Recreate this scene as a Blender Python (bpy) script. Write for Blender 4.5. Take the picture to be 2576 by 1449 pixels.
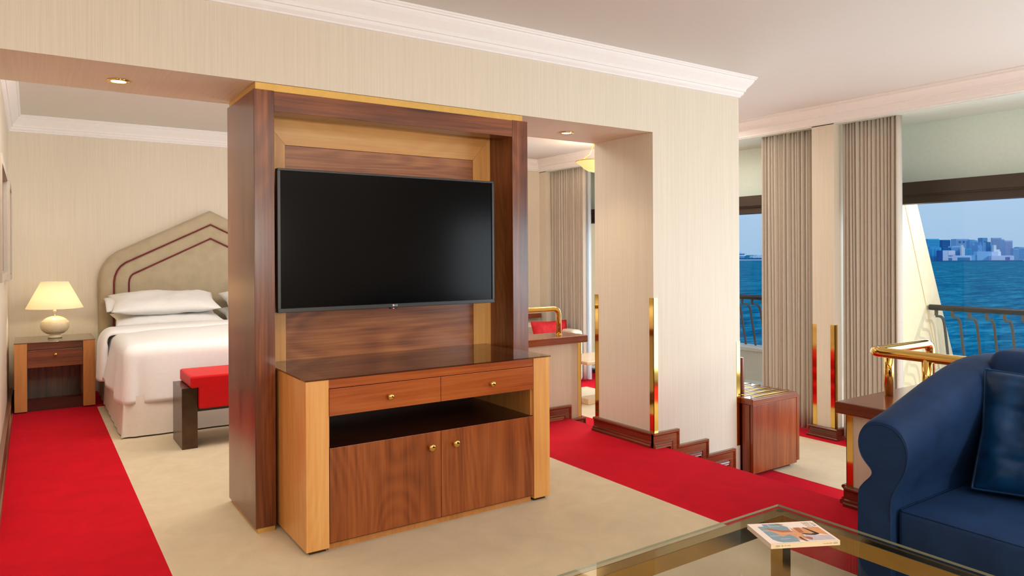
import bpy, bmesh, math, random
from mathutils import Vector, Matrix, noise

random.seed(7)
for o in list(bpy.data.objects):
    bpy.data.objects.remove(o, do_unlink=True)
SC = bpy.context.scene
COL = SC.collection
R = math.radians
PI = math.pi

# ------------------------------------------------------------------ camera
W_, H_ = 2576, 1449
FPX = 1792.57
cam_d = bpy.data.cameras.new('camera')
cam = bpy.data.objects.new('camera', cam_d)
COL.objects.link(cam)
cam_d.sensor_fit = 'HORIZONTAL'
cam_d.sensor_width = 36.0
cam_d.lens = 36.0 * FPX / W_
cam_d.shift_y = -(H_ / 2 - 641.27) / W_
cam_d.clip_start = 0.05
cam_d.clip_end = 20000
yaw, roll = R(34.043), R(-0.2958)
c_, s_ = math.cos(yaw), math.sin(yaw)
fw = Vector((s_, c_, 0)); rt = Vector((c_, -s_, 0)); up = Vector((0, 0, 1))
RT = rt * math.cos(roll) + up * math.sin(roll)
UP = up * math.cos(roll) - rt * math.sin(roll)
cam.matrix_world = Matrix(((RT.x, UP.x, -fw.x, 0), (RT.y, UP.y, -fw.y, 0), (RT.z, UP.z, -fw.z, 1.4), (0, 0, 0, 1)))
SC.camera = cam

# ------------------------------------------------------------------ view
SC.view_settings.view_transform = 'Standard'
SC.view_settings.look = 'None'
SC.view_settings.exposure = 0.17
SC.view_settings.gamma = 1.0
SC.view_settings.use_curve_mapping = False


def lin(c):
    r = []
    for v in c[:3]:
        v = v / 255.0
        r.append(v / 12.92 if v <= 0.04045 else ((v + 0.055) / 1.055) ** 2.4)
    return tuple(r)


def col(c):
    return (*lin(c), 1.0)


# ------------------------------------------------------------------ sky
wd = bpy.data.worlds.new('sky')
SC.world = wd
wd.use_nodes = True
nt = wd.node_tree
for n in list(nt.nodes):
    nt.nodes.remove(n)
o_ = nt.nodes.new('ShaderNodeOutputWorld')
b_ = nt.nodes.new('ShaderNodeBackground')
tc = nt.nodes.new('ShaderNodeTexCoord')
sx = nt.nodes.new('ShaderNodeSeparateXYZ')
rp = nt.nodes.new('ShaderNodeValToRGB')
nt.links.new(tc.outputs['Generated'], sx.inputs[0])
nt.links.new(sx.outputs['Z'], rp.inputs[0])
nt.links.new(rp.outputs[0], b_.inputs[0])
nt.links.new(b_.outputs[0], o_.inputs[0])
e = rp.color_ramp.elements
e[0].position = 0.0; e[0].color = col((168, 203, 233))
e[1].position = 1.0; e[1].color = col((120, 170, 225))
e2 = e.new(0.06); e2.color = col((180, 211, 241))
e3 = e.new(0.25); e3.color = col((168, 203, 240))
b_.inputs[1].default_value = 0.89


# ------------------------------------------------------------------ lamps of the place and added fill lights
def light(name, kind, loc, power, color, size=0.1, size_y=None, target=None, spot=None, blend=0.5):
    d = bpy.data.lights.new(name, kind)
    d.energy = power
    d.color = color
    if kind == 'AREA':
        d.size = size
        if size_y:
            d.shape = 'RECTANGLE'; d.size_y = size_y
    elif kind == 'SUN':
        d.angle = size
    else:
        d.shadow_soft_size = size
    if spot:
        d.spot_size = spot; d.spot_blend = blend
    o = bpy.data.objects.new(name, d)
    COL.objects.link(o)
    o.location = loc
    if target is not None:
        o.rotation_euler = (Vector(target) - Vector(loc)).to_track_quat('-Z', 'Y').to_euler()
    return o


WARM = (1.0, 0.90, 0.76)
SOFT = (1.0, 0.955, 0.89)
DAY = (0.80, 0.92, 1.0)
sun = light('sun', 'SUN', (0, 0, 30), 1.1, (1.0, 0.93, 0.80), size=R(0.6))
sun.rotation_euler = Vector((-0.30, 0.75, -0.42)).to_track_quat('-Z', 'Y').to_euler()
# daylight entering by the rest of the window wall, beside and behind the camera
light('daylight_window', 'AREA', (6.75, -0.2, 0.85), 165, DAY, 4.4, 2.1, target=(3.6, 2.6, 1.0))
# added fill panels under the living room and entry ceiling, out of view
light('fill_light_living', 'AREA', (2.4, -0.9, 2.76), 66, SOFT, 4.0, 2.4, target=(2.4, -0.9, 0))
light('fill_light_entry', 'AREA', (-1.3, 1.9, 2.76), 12, WARM, 1.6, 1.6, target=(-1.3, 1.9, 0))
# added upward fill behind the camera, brightens the ceiling
light('uplight_fill', 'AREA', (1.9, -2.2, 1.6), 62, SOFT, 0.5, target=(2.6, 0.6, 2.9))
light('uplight_fill', 'AREA', (-1.4, -1.6, 1.5), 26, SOFT, 0.5, target=(-0.6, 0.6, 2.9))
# added fill panels under the bedroom and lounge ceiling, kept out of view
light('fill_light_bedroom', 'AREA', (1.6, 5.5, 2.76), 60, SOFT, 3.2, 1.4, target=(1.6, 5.9, 0))
light('fill_light_lounge', 'AREA', (5.4, 5.4, 2.76), 28, WARM, 1.2, 1.4, target=(5.4, 5.6, 0))
light('bedroom_window_daylight', 'AREA', (6.85, 6.4, 0.8), 50, DAY, 2.2, 2.0, target=(3.0, 6.0, 0.6))
# added cool fill for the lower floor, hidden above the window header
light('balcony_fill_light', 'AREA', (7.9, 2.3, 2.28), 75, DAY, 3.2, 1.0, target=(5.2, 2.9, -0.4))
light('balcony_fill_light', 'AREA', (7.9, 6.4, 2.28), 40, DAY, 3.2, 1.0, target=(5.2, 6.4, -0.4))
# cove light along the bedroom side of the beam, washing the bedroom ceiling
light('cove_light', 'AREA', (1.6, 4.6, 2.45), 30, SOFT, 4.5, 0.12, target=(1.6, 6.4, 2.9))


# ------------------------------------------------------------------ materials
def newmat(name):
    m = bpy.data.materials.new(name)
    m.use_nodes = True
    return m, m.node_tree, m.node_tree.nodes['Principled BSDF']


def coords(nt, scale=(1, 1, 1), rot=(0, 0, 0)):
    tc = nt.nodes.new('ShaderNodeTexCoord')
    mp = nt.nodes.new('ShaderNodeMapping')
    mp.inputs['Scale'].default_value = scale
    mp.inputs['Rotation'].default_value = rot
    nt.links.new(tc.outputs['Object'], mp.inputs['Vector'])
    return mp.outputs[0]


def noise_t(nt, vec, scale, detail=3, rough=0.5, dist=0.0):
    n = nt.nodes.new('ShaderNodeTexNoise')
    n.inputs['Scale'].default_value = scale
    n.inputs['Detail'].default_value = detail
    n.inputs['Roughness'].default_value = rough
    n.inputs['Distortion'].default_value = dist
    nt.links.new(vec, n.inputs['Vector'])
    return n.outputs['Fac']


def ramp(nt, fac, stops):
    r = nt.nodes.new('ShaderNodeValToRGB')
    nt.links.new(fac, r.inputs[0])
    el = r.color_ramp.elements
    el[0].position, el[0].color = stops[0][0], stops[0][1]
    el[1].position, el[1].color = stops[-1][0], stops[-1][1]
    for p, c in stops[1:-1]:
        x = el.new(p); x.color = c
    return r.outputs[0]


def bump(nt, bs, h, strength=0.3, dist=0.01):
    b = nt.nodes.new('ShaderNodeBump')
    b.inputs['Strength'].default_value = strength
    b.inputs['Distance'].default_value = dist
    nt.links.new(h, b.inputs['Height'])
    nt.links.new(b.outputs[0], bs.inputs['Normal'])


def flat(name, c, rough=0.6, metal=0.0, spec=0.5, var=0.04, bmp=0.0, nscale=30, sheen=0.0, coat=0.0):
    m, nt, bs = newmat(name)
    v = coords(nt)
    f = noise_t(nt, v, nscale, 3)
    a = lin(c)
    lo = tuple(max(0, x * (1 - var)) for x in a) + (1,)
    hi = tuple(min(1, x * (1 + var)) for x in a) + (1,)
    nt.links.new(ramp(nt, f, [(0.3, lo), (0.7, hi)]), bs.inputs['Base Color'])
    bs.inputs['Roughness'].default_value = rough
    bs.inputs['Metallic'].default_value = metal
    bs.inputs['Specular IOR Level'].default_value = spec
    if sheen:
        bs.inputs['Sheen Weight'].default_value = sheen
        bs.inputs['Sheen Roughness'].default_value = 0.4
    if coat:
        bs.inputs['Coat Weight'].default_value = coat
        bs.inputs['Coat Roughness'].default_value = 0.08
    if bmp:
        bump(nt, bs, noise_t(nt, v, nscale * 4, 4), bmp, 0.004)
    return m


def wallpaper(name, c, scale=(1, 1, 0.012), var=0.045):
    m, nt, bs = newmat(name)
    v = coords(nt, scale)
    f = noise_t(nt, v, 330, 3, 0.65)
    v2 = coords(nt, tuple(s for s in scale))
    f2 = noise_t(nt, v2, 110, 2, 0.5)
    ad = nt.nodes.new('ShaderNodeMath'); ad.operation = 'ADD'
    nt.links.new(f, ad.inputs[0]); nt.links.new(f2, ad.inputs[1])
    hf = nt.nodes.new('ShaderNodeMath'); hf.operation = 'MULTIPLY'; hf.inputs[1].default_value = 0.5
    nt.links.new(ad.outputs[0], hf.inputs[0])
    a = lin(c)
    lo = tuple(x * (1 - var * 1.3) for x in a) + (1,)
    hi = tuple(min(1, x * (1 + var)) for x in a) + (1,)
    nt.links.new(ramp(nt, hf.outputs[0], [(0.36, lo), (0.64, hi)]), bs.inputs['Base Color'])
    bs.inputs['Roughness'].default_value = 0.55
    bs.inputs['Specular IOR Level'].default_value = 0.3
    bump(nt, bs, f, 0.12, 0.002)
    return m


def wood(name, cs, axis='z', rough=0.28, coat=0.3, fine=1.0, fig=0.0, seed=0.0):
    """cs: dark, mid, light; axis = direction of the grain; fig = strength of the cathedral figure"""
    m, nt, bs = newmat(name)

    def vec(st, k=0.0):
        sc = {'x': (st, 1, 1), 'y': (1, st, 1), 'z': (1, 1, st)}[axis]
        tc = nt.nodes.new('ShaderNodeTexCoord')
        mp = nt.nodes.new('ShaderNodeMapping')
        mp.inputs['Scale'].default_value = sc
        mp.inputs['Location'].default_value = (seed + k, seed * 0.7, seed * 0.3)
        nt.links.new(tc.outputs['Object'], mp.inputs['Vector'])
        return mp.outputs[0]

    def mul_add(a, k, b=None):
        q = nt.nodes.new('ShaderNodeMath'); q.operation = 'MULTIPLY_ADD'
        q.inputs[1].default_value = k
        nt.links.new(a, q.inputs[0])
        if b is None: q.inputs[2].default_value = 0.0
        else: nt.links.new(b, q.inputs[2])
        return q.outputs[0]
    f1 = noise_t(nt, vec(0.025), 90 * fine, 3, 0.6)
    f2 = noise_t(nt, vec(0.06, 1.3), 16 * fine, 4, 0.6, 0.3)
    f3 = noise_t(nt, vec(0.30, 2.1), 3.0, 3, 0.5, 0.5)
    acc = mul_add(f1, 0.26)
    acc = mul_add(f2, 0.40, acc)
    acc = mul_add(f3, 0.34, acc)
    if fig:
        f4 = noise_t(nt, vec(0.20, 4.2), 2.6, 1.5, 0.4, 0.2)
        mm = mul_add(f4, 150.0)
        sn = nt.nodes.new('ShaderNodeMath'); sn.operation = 'SINE'
        nt.links.new(mm, sn.inputs[0])
        acc = mul_add(sn.outputs[0], 0.055 * fig, acc)
    nt.links.new(ramp(nt, acc, [(0.37, col(cs[0])), (0.50, col(cs[1])), (0.63, col(cs[2]))]), bs.inputs['Base Color'])
    bs.inputs['Roughness'].default_value = rough
    bs.inputs['Specular IOR Level'].default_value = 0.45
    bs.inputs['Coat Weight'].default_value = coat
    bs.inputs['Coat Roughness'].default_value = 0.15
    bump(nt, bs, f1, 0.04, 0.001)
    return m


def carpet(name, c, var=0.12, sheen=0.1):
    m, nt, bs = newmat(name)
    v = coords(nt)
    f = noise_t(nt, v, 380, 2, 0.7)
    g = noise_t(nt, v, 5, 5, 0.65, 0.6)
    ad = nt.nodes.new('ShaderNodeMath'); ad.operation = 'MULTIPLY_ADD'; ad.inputs[1].default_value = 0.55
    nt.links.new(f, ad.inputs[0])
    gm = nt.nodes.new('ShaderNodeMath'); gm.operation = 'MULTIPLY'; gm.inputs[1].default_value = 0.45
    nt.links.new(g, gm.inputs[0]); nt.links.new(gm.outputs[0], ad.inputs[2])
    a = lin(c)
    lo = tuple(x * (1 - var) for x in a) + (1,)
    hi = tuple(min(1, x * (1 + var)) for x in a) + (1,)
    nt.links.new(ramp(nt, ad.outputs[0], [(0.35, lo), (0.65, hi)]), bs.inputs['Base Color'])
    bs.inputs['Roughness'].default_value = 0.95
    bs.inputs['Specular IOR Level'].default_value = 0.1
    bs.inputs['Sheen Weight'].default_value = sheen
    bs.inputs['Sheen Roughness'].default_value = 0.5
    bs.inputs['Sheen Tint'].default_value = (1.0, min(1, a[1] + .12), min(1, a[2] + .25), 1)
    bump(nt, bs, f, 0.6, 0.006)
    return m


def pane(name, tint=(1, 1, 1), refl=1.0, rough=0.0):
    m = bpy.data.materials.new(name)
    m.use_nodes = True
    nt = m.node_tree
    for n in list(nt.nodes):
        nt.nodes.remove(n)
    o = nt.nodes.new('ShaderNodeOutputMaterial')
    t = nt.nodes.new('ShaderNodeBsdfTransparent'); t.inputs[0].default_value = (*tint, 1)
    g = nt.nodes.new('ShaderNodeBsdfGlossy'); g.inputs['Roughness'].default_value = rough
    g.inputs['Color'].default_value = (refl, refl, refl, 1)
    ge = nt.nodes.new('ShaderNodeNewGeometry')
    dp = nt.nodes.new('ShaderNodeVectorMath'); dp.operation = 'DOT_PRODUCT'
    nt.links.new(ge.outputs['Normal'], dp.inputs[0]); nt.links.new(ge.outputs['Incoming'], dp.inputs[1])
    def mth(op, a, b=None):
        q = nt.nodes.new('ShaderNodeMath'); q.operation = op
        for k_, v_ in enumerate((a, b)):
            if v_ is None: continue
            if isinstance(v_, (int, float)): q.inputs[k_].default_value = v_
            else: nt.links.new(v_, q.inputs[k_])
        return q
    ab = mth('ABSOLUTE', dp.outputs['Value'])
    om = mth('SUBTRACT', 1.0, ab.outputs[0])
    pw = mth('POWER', om.outputs[0], 5.0)
    sc_ = mth('MULTIPLY', pw.outputs[0], 0.95)
    f = mth('ADD', sc_.outputs[0], 0.04)
    mx = nt.nodes.new('ShaderNodeMixShader')
    nt.links.new(f.outputs[0], mx.inputs[0]); nt.links.new(t.outputs[0], mx.inputs[1]); nt.links.new(g.outputs[0], mx.inputs[2])
    nt.links.new(mx.outputs[0], o.inputs[0])
    return m


def emit(name, c, s):
    m, nt, bs = newmat(name)
    bs.inputs['Base Color'].default_value = (*c, 1)
    bs.inputs['Emission Color'].default_value = (*c, 1)
    bs.inputs['Emission Strength'].default_value = s
    return m


M = {}
M['wallpaper'] = wallpaper('wallpaper', (222, 212, 193))
M['wallpaper_soffit'] = wallpaper('wallpaper_soffit', (224, 208, 186), (1, 0.012, 1))
M['wallpaper_side'] = wallpaper('wallpaper_side', (222, 212, 193), (1, 1, 0.012))
M['ceiling'] = flat('ceiling_paint', (224, 222, 216), 0.9, var=0.01, spec=0.1)
M['crown'] = flat('plaster_white', (242, 240, 238), 0.7, var=0.01, spec=0.2)
M['sage'] = flat('sage_paint', (224, 238, 230), 0.8, var=0.02, spec=0.2)
M['red'] = carpet('red_carpet', (206, 0, 16), 0.16, 0.2)
M['cream'] = carpet('cream_carpet', (222, 203, 170), 0.10)
WAL = ((64, 29, 14), (112, 58, 28), (150, 86, 44))
M['walnut_z'] = wood('walnut_upright', WAL, 'z', 0.27, 0.3, 1.0, 0.35)
M['walnut_door'] = wood('walnut_door', ((100, 46, 16), (140, 72, 30), (160, 90, 42)), 'z', 0.3, 0.3, 1.0, 0.55, 3.3)
M['walnut_x'] = wood('walnut_level', WAL, 'x', 0.3, 0.3, 1.0, 0.2)
M['walnut_panel'] = wood('walnut_panel', ((104, 52, 22), (150, 86, 44), (182, 116, 66)), 'x', 0.35, 0.25, 1.0, 0.7, 1.7)
M['walnut_red'] = wood('cherry_level', ((126, 56, 20), (160, 80, 32), (180, 100, 46)), 'x', 0.25, 0.4, 1.0, 0.1)
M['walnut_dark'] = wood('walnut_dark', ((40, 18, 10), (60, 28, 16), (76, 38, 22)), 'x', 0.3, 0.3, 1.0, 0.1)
M['mahogany_y'] = wood('mahogany_level', ((80, 30, 16), (108, 46, 26), (132, 64, 38)), 'y', 0.22, 0.5, 1.0, 0.1)
M['mahogany_x'] = wood('mahogany_across', ((96, 40, 18), (132, 62, 30), (156, 84, 44)), 'x', 0.22, 0.5, 1.0, 0.1)
M['mahogany_z'] = wood('mahogany_upright', ((104, 44, 18), (138, 66, 30), (162, 88, 46)), 'z', 0.25, 0.4, 0.8, 0.2)
MAP = ((206, 142, 74), (220, 160, 90), (228, 176, 108))
M['maple_z'] = wood('maple_upright', MAP, 'z', 0.35, 0.2, 0.8, 0.35, 2.1)
M['maple_x'] = wood('maple_level', MAP, 'x', 0.35, 0.2, 0.8, 0.3, 2.9)
M['maple_dk'] = wood('maple_amber', ((180, 116, 58), (196, 132, 70), (206, 146, 84)), 'z', 0.35, 0.2, 0.8, 0.3, 2.9)
M['brass'] = flat('polished_brass', (228, 188, 104), 0.07, 1.0, var=0.03, nscale=8)
M['brass_satin'] = flat('satin_brass', (184, 150, 84), 0.16, 1.0, var=0.05, nscale=12)
M['gold_strip'] = flat('gold_strip', (214, 172, 92), 0.45, 0.5, var=0.05)
M['bronze'] = flat('dark_bronze', (92, 74, 60), 0.3, 0.85, var=0.15, nscale=14)
M['frame_dark'] = flat('dark_window_frame', (66, 54, 44), 0.45, 0.1, var=0.05)
M['black_plastic'] = flat('black_plastic', (42, 42, 43), 0.35, 0.0, var=0.03)
M['tv_screen'] = flat('tv_screen', (3, 3, 4), 0.16, 0.0, spec=0.12, var=0.0)
M['white_print'] = flat('white_print', (215, 215, 215), 0.5, var=0.0)
M['led'] = emit('red_standby_light', (1.0, 0.12, 0.12), 1.4)
M['smoked_glass'] = pane('smoked_glass', (0.74, 0.66, 0.55), 0.9, 0.01)
M['smoked_glass_light'] = pane('smoked_glass_light', (0.84, 0.77, 0.68), 1.0, 0.01)
M['clear_glass'] = pane('clear_glass', (0.96, 0.975, 0.96), 0.2, 0.0)
M['glass_edge'] = pane('glass_edge', (0.72, 0.83, 0.78), 1.0, 0.0)
M['window_glass'] = pane('window_glass', (0.98, 0.99, 1.0), 0.3, 0.0)
M['linen'] = flat('white_linen', (238, 235, 232), 0.85, var=0.015, bmp=0.05, nscale=40, sheen=0.2, spec=0.2)
M['skirt'] = flat('bed_skirt', (226, 214, 200), 0.9, var=0.02, bmp=0.05, nscale=40, spec=0.2)
M['suede'] = flat('taupe_suede', (182, 166, 138), 0.85, var=0.07, nscale=9, sheen=0.3, spec=0.2)
M['piping'] = flat('burgundy_piping', (116, 10, 22), 0.6, var=0.02)
M['bench_red'] = flat('bench_red_fabric', (206, 8, 16), 0.5, var=0.05, nscale=10, spec=0.3)
M['lamp_ceramic'] = flat('cream_ceramic', (222, 205, 170), 0.3, var=0.03, coat=0.2)
M['chrome'] = flat('polished_chrome', (210, 200, 185), 0.12, 1.0, var=0.02)
M['curtain'] = flat('taupe_curtain', (194, 184, 170), 0.9, var=0.03, bmp=0.05, nscale=60, spec=0.15)
M['sheer'] = pane('sheer_curtain', (0.9, 0.93, 0.94), 0.2, 0.9)
_sn = M['sheer'].node_tree; _tl = _sn.nodes.new('ShaderNodeBsdfTranslucent'); _tl.inputs[0].default_value = (.9, .93, .95, 1)
_df = _sn.nodes.new('ShaderNodeBsdfDiffuse'); _df.inputs[0].default_value = (.9, .92, .93, 1)
_m1 = _sn.nodes.new('ShaderNodeMixShader'); _m2 = _sn.nodes.new('ShaderNodeMixShader'); _m1.inputs[0].default_value = .5; _m2.inputs[0].default_value = .6
_so = [n for n in _sn.nodes if n.type == 'OUTPUT_MATERIAL'][0]; _tr = [n for n in _sn.nodes if n.type == 'BSDF_TRANSPARENT'][0]
_sn.links.new(_tl.outputs[0], _m1.inputs[1]); _sn.links.new(_df.outputs[0], _m1.inputs[2])
_sn.links.new(_tr.outputs[0], _m2.inputs[1]); _sn.links.new(_m1.outputs[0], _m2.inputs[2]); _sn.links.new(_m2.outputs[0], _so.inputs[0])
M['picture_frame'] = flat('silver_picture_frame', (188, 176, 160), 0.5, 0.2, var=0.03)
M['picture_art'] = flat('dark_print', (88, 60, 40), 0.6, var=0.5, nscale=6)
M['stucco'] = flat('cream_stucco', (232, 210, 172), 0.9, var=0.03, nscale=12, spec=0.1)
M['parapet'] = flat('parapet_paint', (206, 204, 190), 0.8, var=0.03, spec=0.2)
M['rail_dark'] = flat('railing_dark_paint', (30, 28, 27), 0.45, 0.0, var=0.05)
M['baluster'] = flat('baluster_paint', (80, 78, 72), 0.5, 0.0, var=0.05)
M['cream_fabric'] = flat('cream_sofa_fabric', (222, 206, 182), 0.9, var=0.08, nscale=18, bmp=0.1)
M['red_fabric'] = flat('red_cushion_fabric', (190, 8, 22), 0.75, var=0.06, nscale=20, bmp=0.1)
M['pale_wood'] = wood('pale_wood', ((206, 168, 122), (222, 188, 146), (232, 204, 166)), 'x', 0.3, 0.3)
M['paper'] = flat('magazine_paper', (238, 220, 208), 0.5, var=0.01)
M['spine'] = flat('magazine_spine', (226, 202, 164), 0.5, var=0.01)


def velvet(name, a, b, sheen=0.35, scale=5, rough=0.7):
    m, nt, bs = newmat(name)
    v = coords(nt)
    f = noise_t(nt, v, scale, 4, 0.6, 0.8)
    nt.links.new(ramp(nt, f, [(0.3, col(a)), (0.7, col(b))]), bs.inputs['Base Color'])
    bs.inputs['Roughness'].default_value = rough
    bs.inputs['Specular IOR Level'].default_value = 0.25
    bs.inputs['Sheen Weight'].default_value = sheen
    bs.inputs['Sheen Roughness'].default_value = 0.35
    bs.inputs['Sheen Tint'].default_value = col((70, 110, 160))
    g = noise_t(nt, v, 400, 2)
    bump(nt, bs, g, 0.08, 0.001)
    return m


M['navy'] = velvet('navy_sofa_fabric', (9, 36, 71), (17, 48, 88), 0.06)
M['velvet'] = velvet('navy_crushed_velvet', (2, 24, 50), (4, 52, 92), 0.45, 6, 0.38)

# sea
m, nt, bs = newmat('sea_water')
v = coords(nt, (1, 1, 1), (0, 0, R(20)))
v2 = coords(nt, (0.14, 0.40, 1), (0, 0, R(34)))
v3 = coords(nt, (0.025, 0.09, 1), (0, 0, R(30)))
f = noise_t(nt, v2, 1.0, 6, 0.62, 0.4)
f3 = noise_t(nt, v3, 1.0, 5, 0.6, 0.3)
ad = nt.nodes.new('ShaderNodeMath'); ad.operation = 'ADD'
nt.links.new(f, ad.inputs[0]); nt.links.new(f3, ad.inputs[1])
hf = nt.nodes.new('ShaderNodeMath'); hf.operation = 'MULTIPLY'; hf.inputs[1].default_value = 0.5
nt.links.new(ad.outputs[0], hf.inputs[0])
nt.links.new(ramp(nt, hf.outputs[0], [(0.38, col((0, 86, 122))), (0.5, col((4, 130, 160))), (0.60, col((44, 168, 194)))]), bs.inputs['Base Color'])
bs.inputs['Roughness'].default_value = 0.6
bs.inputs['Specular IOR Level'].default_value = 0.0
bump(nt, bs, f, 0.5, 1.0)
M['sea'] = m


def haze_mat(name, c, rough=0.8):  # far colours carry the blue tint of distance haze
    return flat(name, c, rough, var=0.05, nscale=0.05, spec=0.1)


# ------------------------------------------------------------------ mesh helpers
class MB:
    def __init__(s):
        s.v = []; s.f = []; s.mi = []; s.sm = []

    def add(s, verts, faces, mi=0, smooth=False):
        b = len(s.v)
        s.v += [tuple(v) for v in verts]
        for f in faces:
            s.f.append(tuple(b + i for i in f)); s.mi.append(mi); s.sm.append(smooth)
        return s

    def box(s, x0, x1, y0, y1, z0, z1, mi=0, bev=0.0):
        if x0 > x1: x0, x1 = x1, x0
        if y0 > y1: y0, y1 = y1, y0
        if z0 > z1: z0, z1 = z1, z0
        if bev > 0:
            b = min(bev, (x1 - x0) / 2.01, (y1 - y0) / 2.01, (z1 - z0) / 2.01)
            bm = bmesh.new()
            bmesh.ops.create_cube(bm, size=1)
            for vv in bm.verts:
                vv.co = ((x0 + x1) / 2 + vv.co.x * (x1 - x0), (y0 + y1) / 2 + vv.co.y * (y1 - y0), (z0 + z1) / 2 + vv.co.z * (z1 - z0))
            bmesh.ops.bevel(bm, geom=list(bm.edges), offset=b, segments=2, affect='EDGES', profile=0.5)
            s.frombm(bm, mi)
            return s
        vs = [(x0, y0, z0), (x1, y0, z0), (x1, y1, z0), (x0, y1, z0), (x0, y0, z1), (x1, y0, z1), (x1, y1, z1), (x0, y1, z1)]
        return s.add(vs, [(0, 3, 2, 1), (4, 5, 6, 7), (0, 1, 5, 4), (1, 2, 6, 5), (2, 3, 7, 6), (3, 0, 4, 7)], mi)

    def frombm(s, bm, mi=0, smooth=False):
        bm.verts.index_update()
        s.add([v.co[:] for v in bm.verts], [[v.index for v in f.verts] for f in bm.faces], mi, smooth)
        bm.free()
        return s

    def prism(s, pts, fn, t0, t1, mi=0, smooth=False):
        """closed polygon pts (u,v) extruded along t; fn(u,v,t)->xyz"""
        n = len(pts)
        vs = [fn(u, v, t0) for u, v in pts] + [fn(u, v, t1) for u, v in pts]
        fs = [tuple(range(n))[::-1], tuple(range(n, 2 * n))]
        s.add(vs, fs, mi)
        s.add(vs, [(i, (i + 1) % n, n + (i + 1) % n, n + i) for i in range(n)], mi, smooth)
        return s

    def lathe(s, prof, c=(0, 0, 0), n=32, mi=0, smooth=True, caps=True):
        vs = []; k = len(prof)
        for i in range(n):
            a = 2 * PI * i / n
            for r, z in prof:
                vs.append((c[0] + r * math.cos(a), c[1] + r * math.sin(a), c[2] + z))
        fs = []
        for i in range(n):
            j = (i + 1) % n
            for q in range(k - 1):
                fs.append((i * k + q, j * k + q, j * k + q + 1, i * k + q + 1))
        s.add(vs, fs, mi, smooth)
        if caps:
            if prof[0][0] > 1e-6: s.add([vs[i * k] for i in range(n)], [tuple(range(n))[::-1]], mi)
            if prof[-1][0] > 1e-6: s.add([vs[i * k + k - 1] for i in range(n)], [tuple(range(n))], mi)
        return s

    def tube(s, path, r, n=12, mi=0, smooth=True, caps=True, sq=None):
        P = [Vector(p) for p in path]
        rings = []
        prev = None
        for i, p in enumerate(P):
            if i == 0: t = (P[1] - P[0]).normalized()
            elif i == len(P) - 1: t = (P[-1] - P[-2]).normalized()
            else: t = ((P[i + 1] - p).normalized() + (p - P[i - 1]).normalized()).normalized()
            if prev is None:
                a = Vector((0, 0, 1)) if abs(t.z) < 0.9 else Vector((0, 1, 0))
                u = t.cross(a).normalized()
            else:
                u = (prev - t * prev.dot(t)).normalized()
            prev = u
            w = t.cross(u)
            rr = r[i] if isinstance(r, (list, tuple)) else r
            if sq:
                rings.append([p + u * a * sq[0] + w * b * sq[1] for a, b in ((-1, -1), (1, -1), (1, 1), (-1, 1))])
            else:
                rings.append([p + (u * math.cos(2 * PI * k / n) + w * math.sin(2 * PI * k / n)) * rr for k in range(n)])
        m_ = len(rings[0])
        vs = [v[:] for q in rings for v in q]
        fs = []
        for i in range(len(rings) - 1):
            for k in range(m_):
                fs.append((i * m_ + k, i * m_ + (k + 1) % m_, (i + 1) * m_ + (k + 1) % m_, (i + 1) * m_ + k))
        s.add(vs, fs, mi, smooth and not sq)
        if caps:
            s.add([v[:] for v in rings[0]], [tuple(range(m_))[::-1]], mi)
            s.add([v[:] for v in rings[-1]], [tuple(range(m_))], mi)
        return s

    def sweep(s, path, prof, fn, side=1, mi=0, caps=True):
        """mitred sweep: path in (a,b) plane, prof [(offset, c)]; fn(a,b,c)->xyz"""
        P = [Vector((p[0], p[1])) for p in path]
        k = len(prof); rings = []
        for i, p in enumerate(P):
            def nrm(a, b):
                d = (b - a).normalized()
                return Vector((-d.y, d.x)) * side
            if i == 0: m = nrm(P[0], P[1])
            elif i == len(P) - 1: m = nrm(P[-2], P[-1])
            else:
                n1 = nrm(P[i - 1], p); n2 = nrm(p, P[i + 1])
                m = n1 + n2
                m = m / max(0.2, m.dot(n1))
            rings.append([fn(p.x + m.x * o, p.y + m.y * o, c) for o, c in prof])
        vs = [v for q in rings for v in q]; fs = []
        for i in range(len(rings) - 1):
            for q in range(k):
                fs.append((i * k + q, i * k + (q + 1) % k, (i + 1) * k + (q + 1) % k, (i + 1) * k + q))
        s.add(vs, fs, mi)
        if caps:
            s.add(rings[0], [tuple(range(k))[::-1]], mi)
            s.add(rings[-1], [tuple(range(k))], mi)
        return s

    def build(s, name, mats, parent=None, local=False, bevel=0.0, subsurf=0):
        me = bpy.data.meshes.new(name)
        off = Vector((0, 0, 0))
        if parent is not None and not local:
            off = Vector(parent['_w'])
        me.from_pydata([(v[0] - off.x, v[1] - off.y, v[2] - off.z) for v in s.v], [], s.f)
        if not isinstance(mats, (list, tuple)): mats = [mats]
        for m in mats: me.materials.append(M[m] if isinstance(m, str) else m)
        me.polygons.foreach_set('material_index', s.mi)
        me.polygons.foreach_set('use_smooth', s.sm)
        bm = bmesh.new(); bm.from_mesh(me)
        bmesh.ops.remove_doubles(bm, verts=bm.verts, dist=1e-6)
        bmesh.ops.recalc_face_normals(bm, faces=bm.faces)
        bm.to_mesh(me); bm.free()
        me.update()
        o = bpy.data.objects.new(name, me)
        COL.objects.link(o)
        if parent is not None:
            o.parent = parent
            o['_w'] = tuple(off)
        else:
            o['_w'] = (0, 0, 0)
        if bevel:
            b = o.modifiers.new('bevel', 'BEVEL'); b.width = bevel; b.segments = 2; b.limit_method = 'ANGLE'; b.angle_limit = R(40)
        if subsurf:
            b = o.modifiers.new('subsurf', 'SUBSURF'); b.levels = subsurf; b.render_levels = subsurf
        return o


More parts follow.
